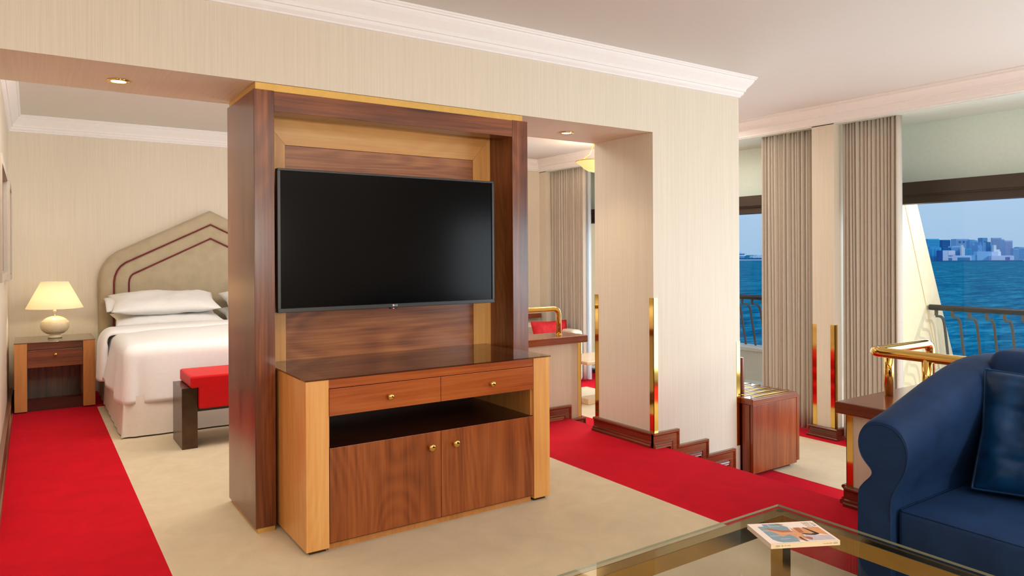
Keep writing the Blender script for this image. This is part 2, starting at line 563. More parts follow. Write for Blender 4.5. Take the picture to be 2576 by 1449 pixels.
def recenter(o):
    """move the origin of a one-mesh thing to the foot of its mesh"""
    me = o.data
    xs = [v.co for v in me.vertices]
    c = Vector(((min(v.x for v in xs) + max(v.x for v in xs)) / 2, (min(v.y for v in xs) + max(v.y for v in xs)) / 2, min(v.z for v in xs)))
    for v in me.vertices: v.co -= c
    o.location = Vector(o.location) + c
    return o


def thing(name, label, cat, loc=(0, 0, 0), group=None, rotz=0.0):
    o = bpy.data.objects.new(name, None)
    o.empty_display_size = 0.1
    COL.objects.link(o)
    o.location = loc
    o.rotation_euler = (0, 0, rotz)
    o['_w'] = tuple(loc)
    o['label'] = label; o['category'] = cat
    if group: o['group'] = group
    return o


def tag(o, label, cat, group=None):
    o['label'] = label; o['category'] = cat
    if group: o['group'] = group
    return o


def struct(o):
    o['kind'] = 'structure'
    return o


def copy_tree(o, parent=None):
    c = o.copy(); COL.objects.link(c); c.parent = parent
    for ch in [q for q in bpy.data.objects if q.parent == o]:
        copy_tree(ch, c)
    return c


def text_mesh(body, size, depth=0.0006):
    cu = bpy.data.curves.new('txt', 'FONT'); cu.body = body; cu.size = size; cu.extrude = depth
    cu.align_x = 'CENTER'; cu.align_y = 'CENTER'
    o = bpy.data.objects.new('txt', cu); COL.objects.link(o)
    bpy.context.view_layer.update()
    me = bpy.data.meshes.new_from_object(o.evaluated_get(bpy.context.evaluated_depsgraph_get()))
    vs = [v.co[:] for v in me.vertices]; fs = [tuple(p.vertices) for p in me.polygons]
    bpy.data.objects.remove(o, do_unlink=True); bpy.data.curves.remove(cu); bpy.data.meshes.remove(me)
    return vs, fs


ID = lambda a, b, c: (a, b, c)
CEIL = 2.806
LF = -0.37          # lower floor
NOS = (3.83, 4.15, 4.47)
LEV = (0.0, -0.123, -0.246, LF)
YW = 8.60           # back wall
XL = -0.18          # bedroom left wall
XW = 6.31           # window wall inner face
XG = 7.0            # glass plane
YF, YB = 3.707, 4.35  # divider faces

# ================================================================== SETTING
# ---- floor
fm = MB()
def fq(x0, x1, y0, y1, z, mi, th=0.12):
    fm.box(x0, x1, y0, y1, z - th, z, mi)
S_ = -2.6
fq(-2.3, -0.75, S_, YF + .3, 0, 1)
fq(-0.75, 0.51, S_, YW + .1, 0, 0)
fq(0.51, 2.97, S_, 7.70, 0, 1)
fq(0.51, 2.97, 7.70, YW + .1, 0, 0)
def stair_edge(x0, x1, z, zb):
    r = .028
    pts = [(x0, zb), (x0, z), (x1 - r, z)] + [(x1 - r + r * math.sin(a), z - r + r * math.cos(a)) for a in (R(15), R(30), R(45), R(60), R(75), R(90), R(110), R(130))] + [(x1 - .012, z - r * 1.9), (x1 - .012, zb)]
    fm.prism(pts, lambda u, v, tt: (u, tt, v), S_, YW + .1, 0, True)
stair_edge(2.97, NOS[0], 0, -.5)
stair_edge(NOS[0] - .012, NOS[1], LEV[1], -.5)
stair_edge(NOS[1] - .012, NOS[2], LEV[2], -.5)
fq(NOS[2] - .012, 5.02, S_, YW + .1, LF, 0)
fq(5.02, 6.17, S_, 7.36, LF, 1)
fq(5.02, 6.17, 7.36, YW + .1, LF, 0)
fq(6.17, XG + .1, S_, YW + .1, LF, 0)
struct(fm.build('floor', ['red', 'cream']))

# ---- ceiling
cm = MB().box(-2.3, XW + .02, S_, YW + .1, CEIL, CEIL + .08)
struct(cm.build('ceiling', 'ceiling'))
struct(MB().box(XW + .0, XG + .1, S_, YW + .1, 2.625, 2.70).build('trim_6', 'sage'))

# ---- walls
wm = MB()
wm.box(-2.3, 3.74, YF, YB, 2.285, CEIL, 0)
wm.add([(-2.3, YF, 2.2845), (3.74, YF, 2.2845), (3.74, YB, 2.2845), (-2.3, YB, 2.2845)], [(0, 3, 2, 1)], 1)
wm.box(3.74, 4.70, YF, YB, LF - .02, CEIL, 0)
struct(wm.build('wall_middle', ['wallpaper', 'wallpaper_soffit']))
struct(MB().box(-2.3, XL, YF, YB, 0, 2.285).build('wall_entry', 'wallpaper'))
struct(MB().box(XL - .15, XL, YB, YW + .1, -.05, CEIL).build('wall_left', 'wallpaper_side'))
struct(MB().box(XL - .15, XG + .1, YW, YW + .12, LF - .05, CEIL).build('wall_back', 'wallpaper'))
struct(MB().box(-2.42, -2.3, S_, YF + .3, -.05, CEIL).build('wall_west', 'wallpaper_side'))
struct(MB().box(-2.42, XG + .1, S_ - .12, S_, LF - .05, CEIL).build('wall_front', 'wallpaper'))
wm = MB()
wm.box(XW, XG + .1, 3.885, 4.115, LF, 2.64, 0)            # pilaster between curtains
wm.box(XW, XG + .1, 8.44, YW, LF, 2.64, 0)
struct(wm.build('wall_window', 'wallpaper'))
struct(MB().box(XG, XG + .2, S_, YW, 2.06, 2.70).build('wall_window_head', 'sage'))

# ---- crown mouldings
CP = [(0, CEIL + .004), (.106, CEIL + .004), (.106, 2.797), (.098, 2.791), (.098, 2.783), (.088, 2.781), (.086, 2.770), (.076, 2.752), (.058, 2.730), (.044, 2.712),
      (.040, 2.700), (.040, 2.692), (.030, 2.690), (.028, 2.672), (.018, 2.662), (.012, 2.657), (.012, 2.648), (0, 2.645)]
struct(MB().sweep([(-2.3, YF), (4.70, YF), (4.70, YB), (-2.3, YB)], CP, ID, -1).build('trim_1', 'crown'))
struct(MB().sweep([(XL, YB), (XL, YW), (XW, YW), (XW, 8.44)], CP, ID, -1).build('trim_2', 'crown'))
CW = [(-.05, CEIL + .004), (.115, CEIL + .004), (.115, 2.797), (.104, 2.790), (.104, 2.775), (.085, 2.760), (.060, 2.735), (.050, 2.715), (.050, 2.705), (.036, 2.700),
      (.030, 2.664), (.020, 2.650), (.020, 2.635), (.0, 2.632), (-.05, 2.632)]
struct(MB().sweep([(XW, 8.6), (XW, S_)], CW, ID, -1).build('trim_3', 'crown'))

# ---- baseboards
def bb_prof(z0):
    return [(0, z0), (.045, z0), (.045, z0 + .016), (.040, z0 + .022), (.034, z0 + .024), (.034, z0 + .034), (.028, z0 + .038), (.022, z0 + .040), (.022, z0 + .082), (.026, z0 + .086),
            (.034, z0 + .092), (.034, z0 + .100), (.028, z0 + .107), (0, z0 + .108)]
struct(MB().sweep([(3.74, YB), (3.74, YF)], bb_prof(0), ID, -1).build('baseboard_column', 'mahogany_y'))
struct(MB().sweep([(XL, YB), (XL, YW), (XL + .4, YW)], bb_prof(0), ID, -1).build('baseboard_left', 'mahogany_y'))
SP = [(0, 0), (0, .028), (.006, .034), (.014, .034), (.022, .026), (.026, .022), (.068, .022), (.070, .028), (.076, .034), (.082, .028), (.086, .034), (.094, .040), (.100, .040), (.1075, .045), (.1075, 0)]
def stair_base(name, y, x0, xs, xend):
    # staircase skirting in the plane facing -y: mitred frame mouldings that step down with the stairs
    pts = [(x0, .108)]
    z = .108
    for i, x in enumerate(xs):
        pts.append((x, z))
        z = LEV[i + 1] + .108
        pts.append((x, z))
    pts.append((xend, z))
    pts.append((xend, LF))
    mb = MB()
    mb.sweep(pts, SP, lambda a, b, c: (a, y - c, b), -1)
    # panel fill behind the mouldings
    poly = [(p[0], p[1]) for p in pts] + [(x0, LF)]
    for k in range(0, len(pts) - 1, 2):
        a, b = pts[k], pts[k + 1]
        mb.box(a[0], b[0] if b[0] > a[0] else a[0], y - .02, y + .001, LF, a[1] - .01)
    struct(mb.build(name, 'mahogany_x'))
stair_base('baseboard_stairs', YF, 3.712, [3.975, 4.297], 4.612)
struct(MB().sweep([(XW + .3, 4.115), (XW, 4.115), (XW, 3.885), (XW + .3, 3.885)], bb_prof(LF), ID, -1).build('baseboard_window', 'mahogany_y'))

# ---- half walls
def cap(mb, x0, x1, y0, y1, z1, th=.066):
    mb.box(x0, x1, y0, y1, z1 - th, z1, 0, .008)
HW = .575
struct(MB().box(3.76, 4.78, -1.4, 2.245, LF, HW - .06).build('wall_half_near', 'wallpaper'))
mb = MB(); cap(mb, 3.715, 4.82, -1.45, 2.29, HW)
struct(mb.build('trim_4', 'mahogany_y'))
struct(MB().sweep([(3.76, 2.245), (3.76, -1.4)], bb_prof(0), ID, -1).sweep([(4.0, 2.245), (3.76, 2.245)], bb_prof(0), ID, -1).build('baseboard_half_near', 'mahogany_y'))
BY = 4.82
struct(MB().box(2.6, 3.975, BY, BY + .24, LF, .65).build('wall_half_far', 'wallpaper'))
mb = MB(); cap(mb, 2.6, 4.018, BY - .05, BY + .29, .70, .062)
struct(mb.build('trim_5', 'mahogany_x'))
stair_base('baseboard_half_far', BY, 2.6, [3.85], 4.01)

# ---- windows: glass wall split by the pilaster, dark header and sill
def window(name, y0, y1):
    w = MB()
    w.box(XG - .14, XG + .06, y0, y1, 1.95, 2.065, 0)
    w.box(XG - .09, XG + .06, y0, y1, 1.865, 1.955, 0)
    w.box(XG - .12, XG - .09, y0, y1, 1.935, 1.95, 0)
    w.box(XG - .03, XG + .06, y0, y1, LF, LF + .05, 0)
    w.box(XG - .03, XG + .06, y0, y0 + .05, LF, 1.9, 0)
    w.box(XG - .03, XG + .06, y1 - .05, y1, LF, 1.9, 0)
    o = struct(w.build(name, 'frame_dark'))
    g = MB().box(XG + .01, XG + .018, y0 + .05, y1 - .05, LF + .05, 1.87)
    g.build('pane', 'window_glass', o)
window('window_1', S_, 3.885)
window('window_2', 4.115, 8.44)

# ================================================================== TV CABINET (divider unit)
t = thing('media_cabinet', 'tall dark walnut surround unit standing under the beam, open niche holding the television', 'cabinet', (1.78, 4.0, 0))
MB().box(.936, 1.038, 3.707, 4.29, .02, 2.248, 0, .002).build('side_panel', 'walnut_z', t)
MB().box(2.512, 2.628, 3.707, 4.29, .02, 2.248, 0, .002).build('side_panel', 'walnut_z', t)
MB().box(1.038, 2.512, 3.7085, 3.835, 2.143, 2.246, 0, .0015).box(1.038, 2.512, 3.835, 4.29, 2.17, 2.246).build('lintel', 'walnut_x', t)
MB().box(1.038, 2.512, 3.99, 4.288, .02, 2.17).build('back_panel', 'walnut_dark', t)
pl = [(1.172, .60), (2.378, .60), (2.378, 2.015), (1.172, 2.015)]
MB().box(1.172, 2.378, 3.975, 3.99, .60, 2.013).build('niche_panel', 'walnut_panel', t)
# maple border with mitred corners
f3 = lambda u, v, tt: (u, tt, v)
MB().prism([(1.038, 2.17), (1.038, .60), (1.17, .60), (1.17, 2.015)], f3, 3.972, 3.99).build('niche_border', 'maple_z', t)
MB().prism([(2.512, 2.17), (2.38, 2.015), (2.38, .60), (2.512, .60)], f3, 3.972, 3.99).build('niche_border', 'maple_z', t)
MB().prism([(1.039, 2.17), (1.171, 2.0155), (2.379, 2.0155), (2.511, 2.17)], f3, 3.972, 3.99).build('niche_border', 'maple_x', t)
o = MB().box(.945, 2.592, 3.712, 4.28, 2.246, 2.283).build('top_strip', 'gold_strip', t); o['label'] = 'gold coloured filler strip'
MB().box(.945, 1.03, 3.70, 4.27, 0, .022).box(2.52, 2.62, 3.72, 4.27, 0, .022).box(1.03, 2.52, 4.0, 4.27, 0, .022).build('plinth', 'gold_strip', t)

# ---- television
t = thing('television', 'large black flat television hanging in the walnut niche above the console', 'television', (1.705, 3.72, 1.108))
X0, X1, Z0, Z1 = 1.048, 2.362, 1.108, 1.852
mb = MB()
mb.box(X0, X1, 3.69, 3.735, Z0, Z0 + .022, 0, .002).box(X0, X1, 3.69, 3.735, Z1 - .012, Z1, 0, .002)
mb.box(X0, X0 + .014, 3.6905, 3.735, Z0 + .0221, Z1 - .0121).box(X1 - .014, X1, 3.6905, 3.735, Z0 + .0221, Z1 - .0121)
mb.build('bezel', 'black_plastic', t)
MB().box(X0 + .012, X1 - .012, 3.697, 3.72, Z0 + .02, Z1 - .010).build('screen', 'tv_screen', t)
MB().box(X0 + .01, X1 - .01, 3.72, 3.738, Z0 + .01, Z1 - .01).box(1.3, 2.1, 3.735, 3.79, 1.2, 1.7, 0, .01).build('back_cover', 'black_plastic', t)
MB().box(1.5, 1.9, 3.79, 3.975, 1.3, 1.6).build('wall_bracket', 'black_plastic', t)
vs, fs = text_mesh('LG', .014)
mb = MB()
mb.lathe([(0, -.0004), (.0062, -.0004), (.0062, .0004), (0, .0004)], (0, 0, 0), 16, caps=False)
mb.v = [(v[0] + 1.6875, 3.6893 + v[2], v[1] + 1.1205) for v in mb.v]
mb.add([(v[0] + 1.7045, 3.6893 - v[2], v[1] + 1.1205) for v in vs], fs)
mb.build('logo', 'white_print', t)
MB().box(1.672, 1.712, 3.693, 3.72, 1.100, 1.109, 0, .002).build('sensor_bar', 'black_plastic', t)
MB().box(1.6865, 1.6935, 3.6915, 3.694, 1.101, 1.1055, 0, .001).build('standby_light', 'led', t)

# ---- console below
t = thing('console_cabinet', 'low walnut and maple console with two drawers and two doors under the television', 'cabinet', (1.76, 3.6, 0))
CX0, CX1, CY = 1.055, 2.470, 3.278
for x0, x1 in ((CX0, 1.1655), (2.359, CX1)):
    MB().box(x0, x1, CY, 3.30, .018, .813, 0, .0015).box(x0, x0 + .022 if x0 == CX0 else x0 + .001, 3.30, 3.94, .018, .813).box(x1 - .022, x1, 3.30, 3.94, .018, .813).build('side_post', 'maple_z', t)
MB().box(1.075, 1.155, 3.30, 3.6, 0, .018).build('foot', 'bronze', t)
MB().box(2.37, 2.45, 3.30, 3.6, 0, .018).build('foot', 'bronze', t)
MB().box(1.1655, 2.359, CY + .006, 3.94, .770, .813, 0, .001).build('top_rail', 'walnut_red', t)
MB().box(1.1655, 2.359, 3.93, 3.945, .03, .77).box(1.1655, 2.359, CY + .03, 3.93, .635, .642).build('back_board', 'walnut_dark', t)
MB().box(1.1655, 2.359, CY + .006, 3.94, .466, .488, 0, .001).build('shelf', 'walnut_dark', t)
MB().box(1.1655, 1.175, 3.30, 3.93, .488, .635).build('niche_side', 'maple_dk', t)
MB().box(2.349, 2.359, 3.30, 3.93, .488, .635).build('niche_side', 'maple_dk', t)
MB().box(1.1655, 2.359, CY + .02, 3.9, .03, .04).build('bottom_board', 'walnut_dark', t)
MB().box(1.17, 2.355, CY + .03, 3.4, 0, .036).build('plinth', 'maple_dk', t)
def knob(mb, x, y, z, r=.016):
    pr = [(0, 0), (r * .6, 0), (r * .62, .004), (r * .38, .008), (r * .38, .014), (r * .95, .018), (r, .023), (r * .88, .029), (r * .5, .032), (0, .033)]
    n = 20
    m_ = MB().lathe(pr, (0, 0, 0), n, caps=False)
    mb.add([(x + v[0], y - v[2], z + v[1]) for v in m_.v], m_.f, 0, True)
for x0, x1, kx in ((1.168, 1.7625, 1.474), (1.7655, 2.357, 2.072)):
    d = MB().box(x0, x1, CY, CY + .02, .640, .768, 0, .0015).box(x0 + .02, x1 - .02, CY + .02, 3.85, .65, .75).build('drawer', 'walnut_red', t)
    mb = MB(); knob(mb, kx, CY, .702, .0165); mb.build('knob', 'brass', d)
for x0, x1, kx in ((1.168, 1.7625, 1.702), (1.7655, 2.357, 1.845)):
    d = MB().box(x0, x1, CY, CY + .02, .040, .488, 0, .0015).build('door', 'walnut_door', t)
    mb = MB(); knob(mb, kx, CY, .414, .0195); mb.build('knob', 'brass', d)
o = MB().box(CX0 - .004, CX1 + .006, CY - .006, 3.968, .8135, .8215, 0, .001).build('glass_top', 'smoked_glass', t); o['label'] = 'smoked glass top'
MB().box(CX0 + .001, CX0 + .112, CY + .002, 3.95, .811, .8134).build('top_border', 'maple_z', t)
MB().box(CX1 - .112, CX1 - .001, CY + .002, 3.95, .811, .8134).build('top_border', 'maple_z', t)
MB().box(CX0 + .113, CX1 - .113, CY + .008, 3.95, .811, .8134).build('top_board', 'walnut_panel', t)

# ================================================================== BEDROOM
# ---- nightstand
t = thing('nightstand', 'small maple and walnut bedside table with one drawer, left of the bed', 'nightstand', (.188, 8.0, 0))
for x0, x1 in ((-.126, -.030), (.402, .500)):
    MB().box(x0, x1, 7.75, 8.36, .012, .622, 0, .002).build('side_post', 'maple_dk', t)
MB().box(-.11, -.045, 7.78, 8.3, 0, .012).build('foot', 'bronze', t)
MB().box(.42, .485, 7.78, 8.3, 0, .012).build('foot', 'bronze', t)
MB().box(-.03, .402, 7.765, 8.36, .562, .622).build('top_rail', 'walnut_x', t)
d = MB().box(-.028, .400, 7.757, 8.3, .400, .558, 0, .002).build('drawer', 'walnut_x', t)
mb = MB(); knob(mb, .186, 7.757, .512, .015); mb.build('knob', 'brass', d)
MB().box(-.03, .402, 7.77, 8.34, .105, .125).build('shelf', 'smoked_glass_light', t)
MB().box(-.03, .402, 7.80, 7.83, .0, .10).build('kick_board', 'walnut_dark', t)
MB().box(-.03, .402, 8.335, 8.36, .0, .56).build('back_board', 'walnut_z', t)
MB().box(-.129, .503, 7.745, 8.37, .6225, .631, 0, .001).build('glass_top', 'smoked_glass', t)

# ---- table lamp
t = thing('table_lamp', 'lit table lamp with dotted cream ceramic base and wide cone shade on the bedside table', 'lamp', (.19, 8.09, .631))
c = (.19, 8.09, .631)
body = [(.052, 0), (.060, .004), (.060, .018), (.054, .024)]
for i in range(0, 15):
    a = -PI / 2 + PI * (i + 1.6) / 17.2
    body.append((.119 * math.cos(a), .118 + .092 * math.sin(a)))
body += [(.020, .210)]
mb = MB().lathe(body, c, 40)
# raised dots in rows
for i in range(9):
    a = -0.62 + 1.24 * i / 8
    rr = .119 * math.cos(a); zz = .118 + .092 * math.sin(a)
    n = 44
    for k in range(n):
        th = 2 * PI * (k + .5 * (i % 2)) / n
        ca, sa = math.cos(th), math.sin(th)
        p = Vector((c[0] + rr * ca, c[1] + rr * sa, c[2] + zz))
        nn = Vector((ca * math.cos(a), sa * math.cos(a), math.sin(a) * 1.2)).normalized()
        u = Vector((-sa, ca, 0)); w = nn.cross(u)
        s = .0042
        vs = [p + u * s, p + w * s, p - u * s, p - w * s, p + nn * .0042]
        mb.add([q[:] for q in vs], [(0, 1, 4), (1, 2, 4), (2, 3, 4), (3, 0, 4)], 0, False)
mb.build('lamp_base', 'lamp_ceramic', t)
MB().lathe([(.018, .208), (.018, .211), (.006, .213), (.006, .238), (.016, .246), (.019, .256), (.012, .262), (.012, .30), (0, .30)], c, 20).build('socket', 'chrome', t)
m, nt, bs = newmat('lamp_shade_fabric')
bs.inputs['Base Color'].default_value = col((250, 240, 220)); bs.inputs['Roughness'].default_value = 0.9
tr = nt.nodes.new('ShaderNodeBsdfTranslucent'); tr.inputs[0].default_value = col((252, 240, 215))
mx = nt.nodes.new('ShaderNodeMixShader'); mx.inputs[0].default_value = 0.55
on = [n for n in nt.nodes if n.type == 'OUTPUT_MATERIAL'][0]
nt.links.new(bs.outputs[0], mx.inputs[1]); nt.links.new(tr.outputs[0], mx.inputs[2]); nt.links.new(mx.outputs[0], on.inputs[0])
M['shade'] = m
MB().lathe([(.236, .284), (.112, .536), (.1105, .536), (.2345, .284)], c, 48, caps=False).add([], []).build('lamp_shade', 'shade', t)
bl = MB().lathe([(0, .30), (.018, .31), (.028, .34), (.022, .37), (0, .385)], c, 16, caps=False).build('bulb', emit('bulb_glow', (1.0, .82, .55), 6.0), t)
light('lamp_bulb_light', 'POINT', (.19, 8.09, 1.035), 4.6, (1.0, .87, .66), size=.035)

# ---- bed
BX0, BX1, BYF, BYH = .60, 2.74, 6.22, 8.48
t = thing('bed', 'king bed with a pale pleated valance skirt against the tall headboard', 'bed', (1.67, 7.3, 0))
MB().box(BX0 + .03, BX1 - .03, BYF + .03, BYH, .30, .66, 0, .05).build('mattress', 'linen', t)
MB().box(BX0 + .05, BX1 - .05, BYF + .05, BYH, .04, .30).build('bed_base', 'skirt', t)
mb = MB()
def skirt_path():
    pts = []
    n = 60
    for i in range(n + 1):
        pts.append((BX0 - .012, BYH - (BYH - BYF) * i / n))
    for i in range(n + 1):
        pts.append((BX0 - .012 + (BX1 - BX0 + .024) * i / n, BYF - .012))
    for i in range(n + 1):
        pts.append((BX1 + .012, BYF + (BYH - BYF) * i / n))
    return pts
sp = skirt_path(); vs = []; fs = []
zs = [.32, .2, .1, .012]
for i, (x, y) in enumerate(sp):
    for j, z in enumerate(zs):
        fl = (0.32 - z) * .06
        dx = -fl if x <= BX0 else (fl if x >= BX1 else 0)
        dy = -fl if y <= BYF else 0
        w = .004 * math.sin(i * .9) * (j / 3)
        cx = abs(i - 60)
        if 1 <= cx <= 2: w = .018 * (j + 1) / 4; 
        vs.append((x + dx + (w if x <= BX0 else 0), y + dy + (w if y <= BYF else 0), z))
for i in range(len(sp) - 1):
    for j in range(3):
        fs.append((i * 4 + j, i * 4 + j + 1, i * 4 + 4 + j + 1, i * 4 + 4 + j))
mb.add(vs, fs, 0, True)
mb.build('bed_skirt', 'skirt', t)

# ---- headboard
def hb_outline(inset):
    # outline from lower left, up, over the peak, to lower right ; centre x = 1.674
    cx, pk = 1.674, 1.913
    w = 1.094
    pts = [(cx - w, .05), (cx - w, 1.14), (cx - w + .012, 1.23), (cx - w + .045, 1.32), (cx - w + .10, 1.400), (cx - w + .175, 1.460), (cx, pk)]
    L = pts + [(2 * cx - p[0], p[1]) for p in pts[-2::-1]]
    if inset == 0: return L
    P = [Vector(p) for p in L]; out = []
    for i, p in enumerate(P):
        def nrm(a, b):
            d = (b - a).normalized(); return Vector((d.y, -d.x))
        if i == 0: m = nrm(P[0], P[1])
        elif i == len(P) - 1: m = nrm(P[-2], P[-1])
        else:
            n1, n2 = nrm(P[i - 1], p), nrm(p, P[i + 1]); m = n1 + n2; m = m / m.dot(n1)
        out.append((p.x + m.x * inset, p.y + m.y * inset))
    return out
t = thing('headboard', 'tall taupe suede headboard with pointed arch top and burgundy piping behind the pillows', 'headboard', (1.674, 8.55, .05))
fY = lambda u, v, tt: (u, tt, v)
I1, I2 = .142, .282
for k, (a, b, nm) in enumerate(((0, I1, 'outer_border'), (I1, I2, 'inner_border'))):
    A, B = hb_outline(a), hb_outline(b)
    n = len(A); vs = []; fs = []
    prof = [(0, 8.598), (0, 8.545), (.06, 8.515), (.2, 8.502), (.5, 8.497), (.8, 8.502), (.94, 8.515), (1, 8.535), (1, 8.598)]
    kk = len(prof)
    for i in range(n):
        for s, y in prof:
            vs.append((A[i][0] * (1 - s) + B[i][0] * s, y, A[i][1] * (1 - s) + B[i][1] * s))
    for i in range(n - 1):
        for q in range(kk):
            fs.append((i * kk + q, i * kk + (q + 1) % kk, (i + 1) * kk + (q + 1) % kk, (i + 1) * kk + q))
    mb = MB().add(vs, fs, 0, True)
    mb.add(vs[:kk], [tuple(range(kk))]); mb.add(vs[-kk:], [tuple(range(kk))])
    mb.build(nm, 'suede', t)
A = hb_outline(I2)
MB().prism(A, fY, 8.528, 8.598).build('centre_panel', 'suede', t)
for a in (I1, I2):
    MB().tube([(p[0], 8.514, p[1]) for p in hb_outline(a)], .0075, 8).build('piping', 'piping', t)

# ---- duvet (drapes over the bed)
def fold(v, s=1.0):
    return noise.noise(Vector(v) * s)
def bed_path(ins, y_end, rc=.07):
    """open path: up the left side (from the head), round the foot corners, back up the right side"""
    x0, x1, yf = BX0 + ins, BX1 - ins, BYF + ins
    r = min(rc, max(.002, (x1 - x0) / 2 - .001))
    pts = []
    n = 44
    for k in range(n + 1): pts.append((x0, y_end + (yf + r - y_end) * k / n, -1, 0))
    for k in range(1, 8):
        a = PI + (PI / 2) * k / 8
        pts.append((x0 + r + r * math.cos(a), yf + r + r * math.sin(a), math.cos(a), math.sin(a)))
    for k in range(61): pts.append((x0 + r + (x1 - x0 - 2 * r) * k / 60, yf, 0, -1))
    for k in range(1, 8):
        a = 1.5 * PI + (PI / 2) * k / 8
        pts.append((x1 - r + r * math.cos(a), yf + r + r * math.sin(a), math.cos(a), math.sin(a)))
    for k in range(n + 1): pts.append((x1, yf + r + (y_end - yf - r) * k / n, 1, 0))
    return pts
top0 = .70
DE = 7.55
rings = []
half = (BX1 - BX0) / 2
for ins in (half - .004, .9, .7, .5, .32, .2, .12):
    rings.append([(x, y, top0 + .018 * fold((x * 2.2, y * 2.2, 1)) + .03 * (1 - math.exp(-(ins / .35))) , 0) for x, y, nx, ny in bed_path(ins, DE)])
for k in range(6):
    a = (PI / 2) * k / 5
    rr = .085
    rings.append([(x, y, top0 - rr * (1 - math.cos(a)) + .006, 0) for x, y, nx, ny in bed_path(rr * (1 - math.sin(a)), DE)])
nd = 12
for k in range(1, nd + 1):
    q = k / nd; ring = []
    P = bed_path(0, DE)
    L = len(P)
    for i, (x, y, nx, ny) in enumerate(P):
        side = abs(nx)
        hem = .262 if side < .5 else .262 + .07 * min(1, max(0, (y - 6.4) / 1.0))
        z = (top0 - .085) + (hem - (top0 - .085)) * q
        out = .020 * q * side + .012 * q + .05 * side * q * min(1, max(0, (y - 6.5) / .9))
        out += .010 * q * math.sin(y * 13 + x * 9) * (1 if side > .5 else .5) + .012 * q * fold((x * 3, y * 3, z * 2))
        # loose fold standing at the two foot corners
        for cx_, sg in ((BX0, 1), (BX1, -1)):
            d_ = math.hypot(x - (cx_ + sg * .015), y - (BYF + .0))
            out += .022 * q ** .6 * math.exp(-(d_ / .035) ** 2) - .026 * q ** .6 * math.exp(-((d_ - .085) / .03) ** 2) * (1 if side < .5 else .4)
        ring.append((x + nx * out, y + ny * out, z, 0))
    rings.append(ring)
vs = [v[:3] for r_ in rings for v in r_]; L = len(rings[0]); fs = []
for k in range(len(rings) - 1):
    for i in range(L - 1):
        fs.append((k * L + i, k * L + i + 1, (k + 1) * L + i + 1, (k + 1) * L + i))
o = MB().add(vs, fs, 0, True).build('duvet', 'linen')
s_m = o.modifiers.new('thick', 'SOLIDIFY'); s_m.thickness = .012; s_m.offset = 1
duvet_origin = recenter(o)
tag(o, 'smooth white duvet draped over the bed with a folded-back top edge', 'duvet')
# folded-back band of the duvet near the pillows
vs = []; fs = []
sec = []
for k in range(15):
    sec.append((BX0 - .070, .30 + (.62 - .30) * k / 14))
for k in range(1, 9):
    a = (PI / 2) * k / 8
    sec.append((BX0 - .070 + .095 * (1 - math.cos(a)) + .0, .62 + .11 * math.sin(a)))
for k in range(1, 30):
    sec.append((BX0 + .025 + (BX1 - BX0 - .05) * k / 30, .73 + .012 * math.sin(PI * k / 30)))
sec += [(BX0 + BX1 - x, z) for x, z in sec[:23][::-1]]
ys = [7.26, 7.265, 7.28, 7.33, 7.42, 7.52, 7.60, 7.66, 7.68]
dz = [-.028, -.01, .004, .012, .014, .012, .006, -.006, -.03]
for (x, z) in sec:
    sd = 1 if z < .66 else 0
    for y, d in zip(ys, dz):
        nx = -1 if x < 1.67 else 1
        w = min(1, max(0, (.73 - z) / .12))
        vs.append((x + nx * d * w * 1.4 + nx * .03 * w * (.62 - z) * 1.5, y + .012 * math.sin(z * 9 + x * 3), z + d * (1 - w)))
m_ = len(ys)
for i in range(len(sec) - 1):
    for q in range(m_ - 1):
        fs.append((i * m_ + q, i * m_ + q + 1, (i + 1) * m_ + q + 1, (i + 1) * m_ + q))
b_ = MB().add(vs, fs, 0, True)
b_.v = [(v[0] - o.location.x, v[1] - o.location.y, v[2] - o.location.z) for v in b_.v]
fb_ = b_.build('folded_edge', 'linen', o, local=True)
s_m = fb_.modifiers.new('thick', 'SOLIDIFY'); s_m.thickness = .012; s_m.offset = 1


